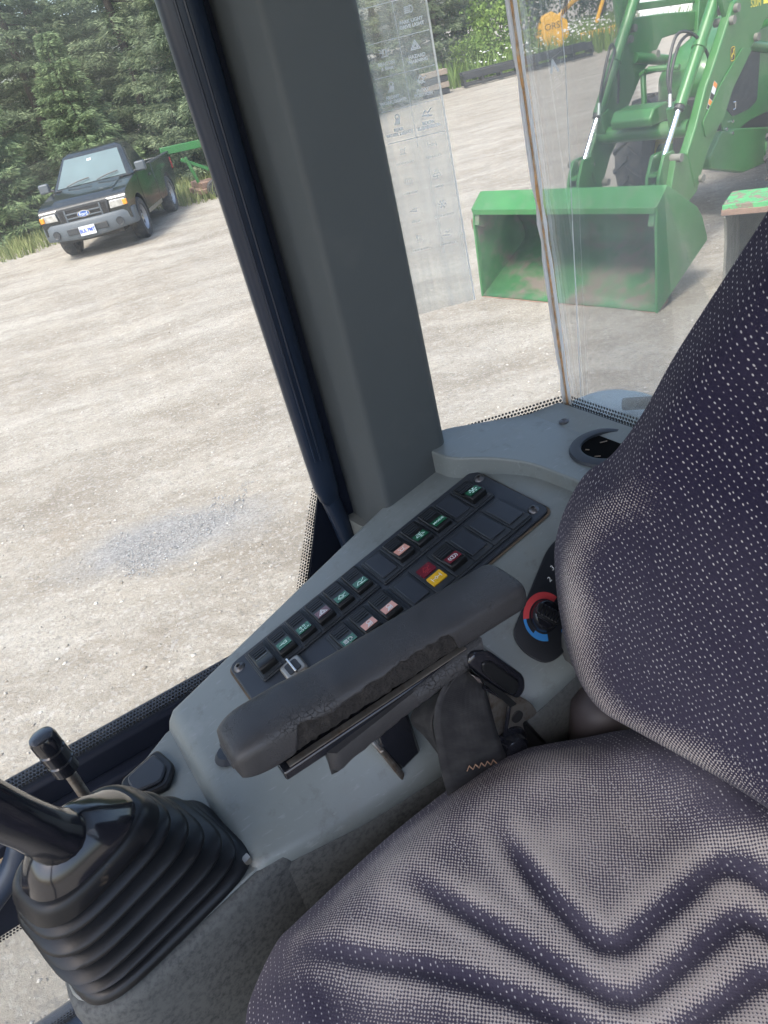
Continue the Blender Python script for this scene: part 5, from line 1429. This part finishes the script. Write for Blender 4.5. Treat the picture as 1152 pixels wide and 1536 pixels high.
# ------------------------------------------------------------------ operator seat
seat = cabthing('operator_seat', 'dark patterned fabric operator seat with worn cushion', 'seat', (.2, .22, -1.30), SEAT)
KS = .824
def poly_dist(px, py, poly):
    """distance from points to a polyline and the fraction along it"""
    best = np.full(px.shape, 9.0); fr = np.zeros(px.shape)
    P = np.array(poly); L = np.concatenate([[0], np.cumsum(np.linalg.norm(np.diff(P, axis=0), axis=1))]); tot = L[-1]
    for i in range(len(P) - 1):
        a, b = P[i], P[i + 1]; d = b - a; q = d @ d
        t = np.clip(((px - a[0]) * d[0] + (py - a[1]) * d[1]) / q, 0, 1)
        dd = np.hypot(px - a[0] - t * d[0], py - a[1] - t * d[1])
        k = dd < best
        best = np.where(k, dd, best); fr = np.where(k, (L[i] + t * math.sqrt(q)) / tot, fr)
    return best, fr

def seat_part(name, V, U, W, nr, na, D):
    M = ROOTM[seat.name].inverted() @ SEAT
    V = V.reshape(-1, 3) @ np.array(M.to_3x3()).T + np.array(M.translation)
    F = grid_faces(nr, na, wrap=True)
    me = np_mesh(name, V, F, MAT['fabric'])
    uv = me.uv_layers.new(name='UVMap')
    U = U.copy(); lu = U.reshape(-1, 2)[F.ravel()]
    uv.data.foreach_set('uv', lu.astype(np.float32).ravel())
    at = me.attributes.new('wear', 'FLOAT', 'POINT'); at.data.foreach_set('value', W.ravel().astype(np.float32))
    at = me.attributes.new('dust', 'FLOAT', 'POINT'); at.data.foreach_set('value', D.ravel().astype(np.float32))
    me.shade_smooth()
    o = bpy.data.objects.new(name, me); link(o); o.parent = seat
    return o

T0 = .215
half = [(-.118, T0), (-.108, .33), (-.088, .410), (-.062, .455), (-.045, .478), (-.005, .508), (.023, .515), (.083, .525), (.146, .534), (.21, .539), (.255, .540), (.313, .534), (.358, .515), (.400, .488), (.436, .455), (.462, .40), (.468, .31), (.47, T0)]
full = half + [(s, 2 * T0 - t) for s, t in half[-2:0:-1]]
OUT = np.array(catmull(full, 10, closed=True))
na, nr = len(OUT), 150
cen = np.array([.19, T0 + .02])
rho = np.concatenate([np.linspace(.0, 1, nr - 24) ** .8, np.ones(24)])
down = np.concatenate([np.zeros(nr - 24), np.linspace(0, 1, 25)[1:]])
RH, DN = rho[:, None], down[:, None]
S_ = cen[0] + (OUT[None, :, 0] - cen[0]) * (RH * (1 - .05 * DN ** 2)); T_ = cen[1] + (OUT[None, :, 1] - cen[1]) * (RH * (1 - .05 * DN ** 2))
Zt = -.700 - .036 * RH ** 7 - .010 * RH ** 2 * 0 - .11 * DN
Zt = Zt + .012 * np.exp(-((RH - .80) / .12) ** 2) * (DN == 0) - .010 * np.exp(-(((S_ - .30) / .13) ** 2 + ((T_ - T0) / .16) ** 2))
G = [[(.237, .445), (.228, .365), (.231, .300), (.248, .285), (.300, .285), (.366, .283), (.383, .262), (.384, .20)],
     [(.132, .460), (.160, .388), (.204, .265), (.222, .247), (.290, .244), (.344, .242), (.354, .22), (.354, .16)],
     [(.010, .465), (.033, .443), (.112, .360), (.184, .245), (.205, .218), (.275, .205), (.320, .200), (.328, .17)]]
def soften(g):
    P = [np.array(p) for p in g]; out = [P[0]]
    for a, b, c in zip(P[:-2], P[1:-1], P[2:]): out += [b + (a - b) * .18, b + (c - b) * .18]
    return [tuple(p) for p in out + [P[-1]]]
GA = [soften(g) for g in G]
MIR = .105
GA = GA + [[(p[0], 2 * MIR - p[1]) for p in g] for g in GA]
Zt = Zt + .045 * np.clip((S_ - .365) / .10, 0, 1) ** 2 * (3 - 2 * np.clip((S_ - .365) / .10, 0, 1)) * np.clip((T0 + .30 - T_) / .14, 0, 1)
groove = np.zeros(S_.shape); near = np.zeros(S_.shape)
for g in GA:
    d, f = poly_dist(S_, T_, g)
    env = np.clip(f / .16, 0, 1) * np.clip((1 - f) / .06, 0, 1)
    groove = np.maximum(groove, np.exp(-(d / .0090) ** 2) * env)
    near = np.maximum(near, np.exp(-((d - .020) / .012) ** 2) * (.35 + .65 * env))
Zt = Zt - .0045 * groove + .0010 * near
cw = np.random.default_rng(4)
wn_ = vnoise(S_ * 18, T_ * 18, 5) + .5 * vnoise(S_ * 40, T_ * 40, 6)
wear = .60 + .30 * near + .25 * wn_
wear -= .38 * np.clip((.11 - S_ - .35 * (T_ - .45)) / .14, 0, 1)
wear -= .55 * np.clip((S_ - .34) / .08, 0, 1) * np.clip((T_ - .25) / .06, .2, 1)
wear -= .55 * np.clip((RH - .90) / .07, 0, 1) + .3 * DN
wear -= .62 * np.clip(groove * 1.35, 0, 1)
wear = np.clip(wear, 0, 1)
arc = np.concatenate([np.zeros((1, na)), np.cumsum(np.sqrt(np.diff(S_, axis=0) ** 2 + np.diff(T_, axis=0) ** 2 + np.diff(Zt, axis=0) ** 2), 0)], 0)
dirv = (OUT - cen) / np.linalg.norm(OUT - cen, axis=1, keepdims=True)
U = np.stack([dirv[None, :, 0] * arc, dirv[None, :, 1] * arc], -1) * KS
U = np.stack([U[..., 0] * .86 + U[..., 1] * .5, -U[..., 0] * .5 + U[..., 1] * .86], -1)
seat_part('cushion', np.stack([S_, T_, Zt], -1), U, wear, nr, na, np.clip(.62 + .5 * wn_ - .06 * groove, 0, 1))

# backrest
hb = [(T0, -.655), (.276, -.653), (.345, -.660), (.427, -.672), (.474, -.678), (.506, -.664), (.529, -.633), (.546, -.588), (.556, -.541), (.557, -.507), (.545, -.463), (.520, -.416), (.487, -.385), (.456, -.337), (.430, -.283), (.404, -.236), (.381, -.196), (.364, -.166), (.33, -.10), (.28, -.06), (T0, -.045)]
fullb = hb + [(2 * T0 - t, z) for t, z in hb[-2:0:-1]]
OB = np.array(catmull(fullb, 10, closed=True)); na = len(OB); nr = 120
cen = np.array([T0 + .02, -.43])
rho = np.concatenate([np.linspace(0, 1, nr - 30) ** .75, np.ones(30)]); down = np.concatenate([np.zeros(nr - 30), np.linspace(0, 1, 31)[1:]])
RH, DN = rho[:, None], down[:, None]
sc_ = RH * (1 - .10 * DN ** 2)
T_ = cen[0] + (OB[None, :, 0] - cen[0]) * sc_; Z_ = cen[1] + (OB[None, :, 1] - cen[1]) * sc_
base_ = .420 + .20 * (Z_ + .65)
edge = np.exp(-((RH - .82) / .13) ** 2) * (DN == 0)
Sb = base_ - .040 * (1 - RH ** 5) + .15 * DN - .014 * edge + .020 * np.exp(-((T_ - T0) / .14) ** 2) * (1 - RH ** 2)
Sb = Sb + .006 * np.exp(-((Z_ + .30 + .1 * (T_ - T0)) / .014) ** 2) * (DN == 0) * 0
arc = np.concatenate([np.zeros((1, na)), np.cumsum(np.sqrt(np.diff(Sb, axis=0) ** 2 + np.diff(T_, axis=0) ** 2 + np.diff(Z_, axis=0) ** 2), 0)], 0)
dirv = (OB - cen) / np.linalg.norm(OB - cen, axis=1, keepdims=True)
U = np.stack([dirv[None, :, 0] * arc, dirv[None, :, 1] * arc], -1) * KS + np.array([.31, .17])
right = np.clip((T_ - T0) / .1, 0, 1)
wb_ = .62 * np.exp(-((RH - .80) / .10) ** 2) * np.clip((-.33 - Z_) / .12, 0, 1) * right + .22 * vnoise(T_ * 15, Z_ * 15, 8) * right
wb_ -= .4 * np.clip((RH - .93) / .05, 0, 1)
seat_part('backrest', np.stack([Sb, T_, Z_], -1), U, np.clip(wb_, 0, 1), nr, na, np.clip(.22 * np.clip((-.35 - Z_) / .2, 0, 1) + .12 * vnoise(T_ * 12, Z_ * 12, 12), 0, 1))
def S(mb, name, mat_, parent=None, **kw): return mb.build(name, mat_, parent or seat, fr=REAL, **kw)
S(MB().tube([tuple(p) for p in catmull([(.392, .468, -.53), (.386, .468, -.583), (.381, .465, -.634), (.368, .462, -.68), (.352, .46, -.74)], 5)], [.011 + .004 * math.sin(3.1 * i / 20) for i in range(21)], 14, flat=1.6), 'side_shroud', MAT['felt'])
S(MB().loft([[(.385 + dx * k, .43 + dy * k, z) for dx, dy in [(math.cos(a) * .045, math.sin(a) * .04) for a in np.linspace(0, 6.283, 21)[:-1]]] for z, k in ((-.78, .9), (-.66, 1.0), (-.615, .85), (-.60, .45))]), 'recliner_cover', MAT['brownplastic'], smooth=60)
S(MB().bx(-.05, .36, .0, .36, -1.05, -.70), 'seat_base', MAT['blackmetal'], bevel=.03)
S(MB().bx(.02, .30, .06, .30, -1.21, -1.05), 'seat_suspension', MAT['blackmetal'], bevel=.01)
# armrest: vinyl cover torn open along the near side, foam inside
AC, AW, AH = .4700, .0280, .0165
def sect(s, phi, k=1.0, grow=0.0):
    e = .52
    ends = min(1.0, max(.02, (s - .028) / .030), max(.02, (.320 - s) / .012))
    f = math.sqrt(1 - (1 - ends) ** 2)
    a, b = (AW + grow) * (.62 + .38 * f) * k, (AH * (1.18 if s < .09 else 1.18 - .18 * min(1, (s - .09) / .03)) + grow) * (.45 + .55 * f) * k
    if ends <= .03: a *= .72; b *= .35
    c, sn = math.cos(phi), math.sin(phi)
    return (s, AC - a * math.copysign(abs(c) ** e, c), -.4435 + b * math.copysign(abs(sn) ** e, sn) - .0025 * (1 - f))
pr_ = random.Random(11)
rings = []; NN = 40
stas = np.concatenate([[.028, .0288, .031, .034, .038, .043, .049, .055], np.linspace(.06, .285, 76), [.29, .296, .302, .308, .313, .317, .3195, .320]])
j0 = 0.0
for s in stas:
    j0 = .6 * j0 + .4 * pr_.uniform(-1, 1)
    torn = np.clip((s - .062) / .022, 0, 1) * np.clip((.246 - s) / .014, 0, 1)
    p0 = R(-90 + torn * (112 + 9 * math.sin(s * 38) + 11 * j0))
    rings.append([sect(s, p0 + (R(268) - p0) * k / NN) for k in range(NN + 1)])
m = MB().loft(rings, closed=False)
ar = S(m, 'armrest_pad', MAT['leather'], smooth=60, solid=.0022)
fr2 = [[sect(s, 2 * math.pi * k / 28, .93) for k in range(28)] for s in np.linspace(.05, .27, 60)]
fr2 = [[(p[0], p[1] + (.0015 * pr_.uniform(-1, 1) if p[1] < AC else 0), p[2] + .0012 * pr_.uniform(-1, 1)) for p in r_] for r_ in fr2]
S(MB().loft(fr2), 'torn_foam', MAT['foam'], ar, smooth=60)
S(MB().prism([(.066, .4405, -.4630), (.243, .4405, -.4560), (.243, .4405, -.4548), (.066, .4405, -.4615)], (0, .006, 0)), 'bare_strip', MAT['steel'], ar, smooth=0)
S(MB().prism([(.060, .4435, -.4685), (.25, .4435, -.460), (.25, .4435, -.474), (.060, .4435, -.478)], (0, .04, 0)), 'armrest_rail', MAT['gloss'], ar, bevel=.002)
# hanging vinyl flap
rg2 = []
for i, s in enumerate(np.linspace(.098, .262, 30)):
    f = i / 29; jj = .0012 * pr_.uniform(-1, 1)
    zt_, zb_ = -.474 + .016 * f, -.5035 + .004 * math.sin(f * 3) + .018 * f + jj
    w_ = .013 * (1 - .3 * f) * (.5 if i == 0 else 1)
    rg2.append([(s, (.449) - w_ + .004 * f, zt_), (s - .003, (.449) - w_ * 1.2, (zt_ + zb_) / 2), (s - .002, (.449) - w_ * .3, zb_), (s, .447 + w_, zb_ + .004), (s, .447 + w_, zt_)])
S(MB().loft(rg2), 'torn_flap', MAT['leather'], ar, smooth=70)
br = S(MB().prism([(s, .487, z) for s, z in [(.158, -.470), (.192, -.470), (.196, -.592), (.170, -.600), (.157, -.560)]], (0, .030, 0)), 'armrest_bracket', MAT['gloss'], bevel=.004)
S(MB().prism([(s, .4845, z) for s, z in [(.1535, -.556), (.1595, -.556), (.172, -.603), (.167, -.610)]], (0, .036, 0)), 'bracket_plate', MAT['steel'], br, bevel=.002)

# ------------------------------------------------------------------ seat belt retractor
sb = cabthing('seat_belt', 'black seat belt retractor with folded webbing between seat and console', 'seat belt', (.27, .45, -.66), REAL)
def B(mb, name, mat_, parent=None, **kw): return mb.build(name, mat_, parent or sb, fr=REAL, **kw)
cv = B(MB().prism([(s, .436, z) for s, z in fillet([(.238, -.470), (.246, -.461), (.262, -.468), (.296, -.524), (.294, -.540), (.284, -.546), (.262, -.516)], .007, 4)], (0, .048, 0)), 'retractor_cover', MAT['gloss'], bevel=.008, seg=4)
B(MB().prism([(s, .434, z) for s, z in fillet([(.252, -.474), (.262, -.479), (.287, -.522), (.284, -.533), (.276, -.532), (.251, -.486)], .005, 4)], (0, .003, 0)), 'cover_panel', MAT['black'], cv, bevel=.002)
B(MB().prism([(.2385, .431, -.478), (.2455, .431, -.486), (.2475, .431, -.496), (.2415, .431, -.488)], (0, .010, 0)), 'guide_lip', MAT['chrome'], cv, bevel=.001)
B(MB().prism([(s, .434, z) for s, z in fillet([(.240, -.476), (.236, -.470), (.268, -.522), (.280, -.546), (.272, -.545)], .002, 2)], (0, .004, 0)), 'cover_rim', MAT['black'], cv, bevel=.001)
fp = B(MB().prism([(s, .446, z) for s, z in fillet([(.262, -.516), (.286, -.546), (.303, -.570), (.310, -.590), (.300, -.592), (.290, -.588), (.292, -.622), (.262, -.640), (.240, -.622), (.244, -.585), (.254, -.560)], .006, 3)], (0, .004, 0)), 'steel_plate', MAT['steel'], bevel=.001)
B(MB().tube([(.2845, .4465, -.5755), (.2845, .4440, -.5755)], .0065, 14), 'plate_hole', MAT['hose'], fp)
fm_ = MB()
for a_, b_ in (((.252, -.508), (.276, -.545)), ((.276, -.545), (.262, -.586)), ((.262, -.586), (.244, -.562))):
    fm_.tube([(a_[0], .440, a_[1]), (b_[0], .440, b_[1])], .0022, 8)
B(fm_, 'slot_frame', MAT['gloss'], fp)
Mb = Matrix.Translation((.270, .446, -.604)) @ Matrix.Rotation(R(90), 4, 'X')
B(MB().lathe([(.001, .016), (.010, .0155), (.0145, .012), (.0158, .004), (.0195, .003), (.0205, 0), (.001, 0)], Mb, 28), 'bolt_cap', MAT['gloss'], fp)
B(MB().prism([(s, .452, z) for s, z in [(.236, -.60), (.30, -.60), (.325, -.66), (.32, -.72), (.225, -.72)]], (0, .008, 0)), 'anchor_bracket', MAT['black'], bevel=.004)
def strip(name, Ls, Rs, nu=9, per=5):
    Lc, Rc = catmull(Ls, per), catmull(Rs, per)
    M = ROOTM[sb.name].inverted() @ REAL
    vs, uvs = [], []; v = 0
    for i, (a, b) in enumerate(zip(Lc, Rc)):
        if i: v += float(np.linalg.norm((a + b) / 2 - (Lc[i - 1] + Rc[i - 1]) / 2))
        for k in range(nu + 1):
            q = a * (1 - k / nu) + b * (k / nu)
            q = q + np.array([0, -.0008 * math.sin(k / nu * math.pi * 2 + i * .3), 0])
            vs.append(tuple(M @ Vector(q))); uvs.append((.048 * k / nu, v))
    F = grid_faces(len(Lc), nu + 1)
    me = bpy.data.meshes.new(name); me.from_pydata(vs, [], F.tolist())
    uv = me.uv_layers.new(name='UVMap')
    uv.data.foreach_set('uv', np.array(uvs)[F.ravel()].astype(np.float32).ravel())
    me.materials.append(MAT['webbing']); me.shade_smooth()
    o = bpy.data.objects.new(name, me); link(o); o.parent = sb
    md = o.modifiers.new('s', 'SOLIDIFY'); md.thickness = .0014
    return o
strip('webbing', [(.238, .448, -.468), (.214, .440, -.476), (.194, .431, -.492), (.187, .428, -.536), (.186, .430, -.585), (.189, .434, -.66)],
      [(.256, .446, -.508), (.253, .438, -.526), (.251, .432, -.548), (.253, .430, -.578), (.258, .432, -.610), (.264, .436, -.67)])
strip('webbing', [(.248, .462, -.472), (.218, .464, -.494), (.186, .466, -.517), (.196, .470, -.556), (.21, .47, -.60)],
      [(.240, .440, -.470), (.216, .438, -.480), (.193, .436, -.500), (.192, .438, -.545), (.20, .44, -.60)])
m = MB()
zz_ = [(.209 + .0032 * k, -.5745 - .0016 * k + (.006 if k % 2 else 0)) for k in range(11)]
m.ribbon([p for p in zz_], .0011, lambda x, y: (x, .4262, y))
B(m, 'zigzag_stitching', MAT['stitch'], smooth=0, fix=False)
m = MB()
for q in range(3): m.ribbon([(.198 + .0045 * k, -.5950 - .007 * q - .0016 * k + (.0008 if k % 2 else 0)) for k in range(13)], .0013, lambda x, y: (x, .4275, y))
B(m, 'row_stitching', MAT['black'], smooth=0, fix=False)
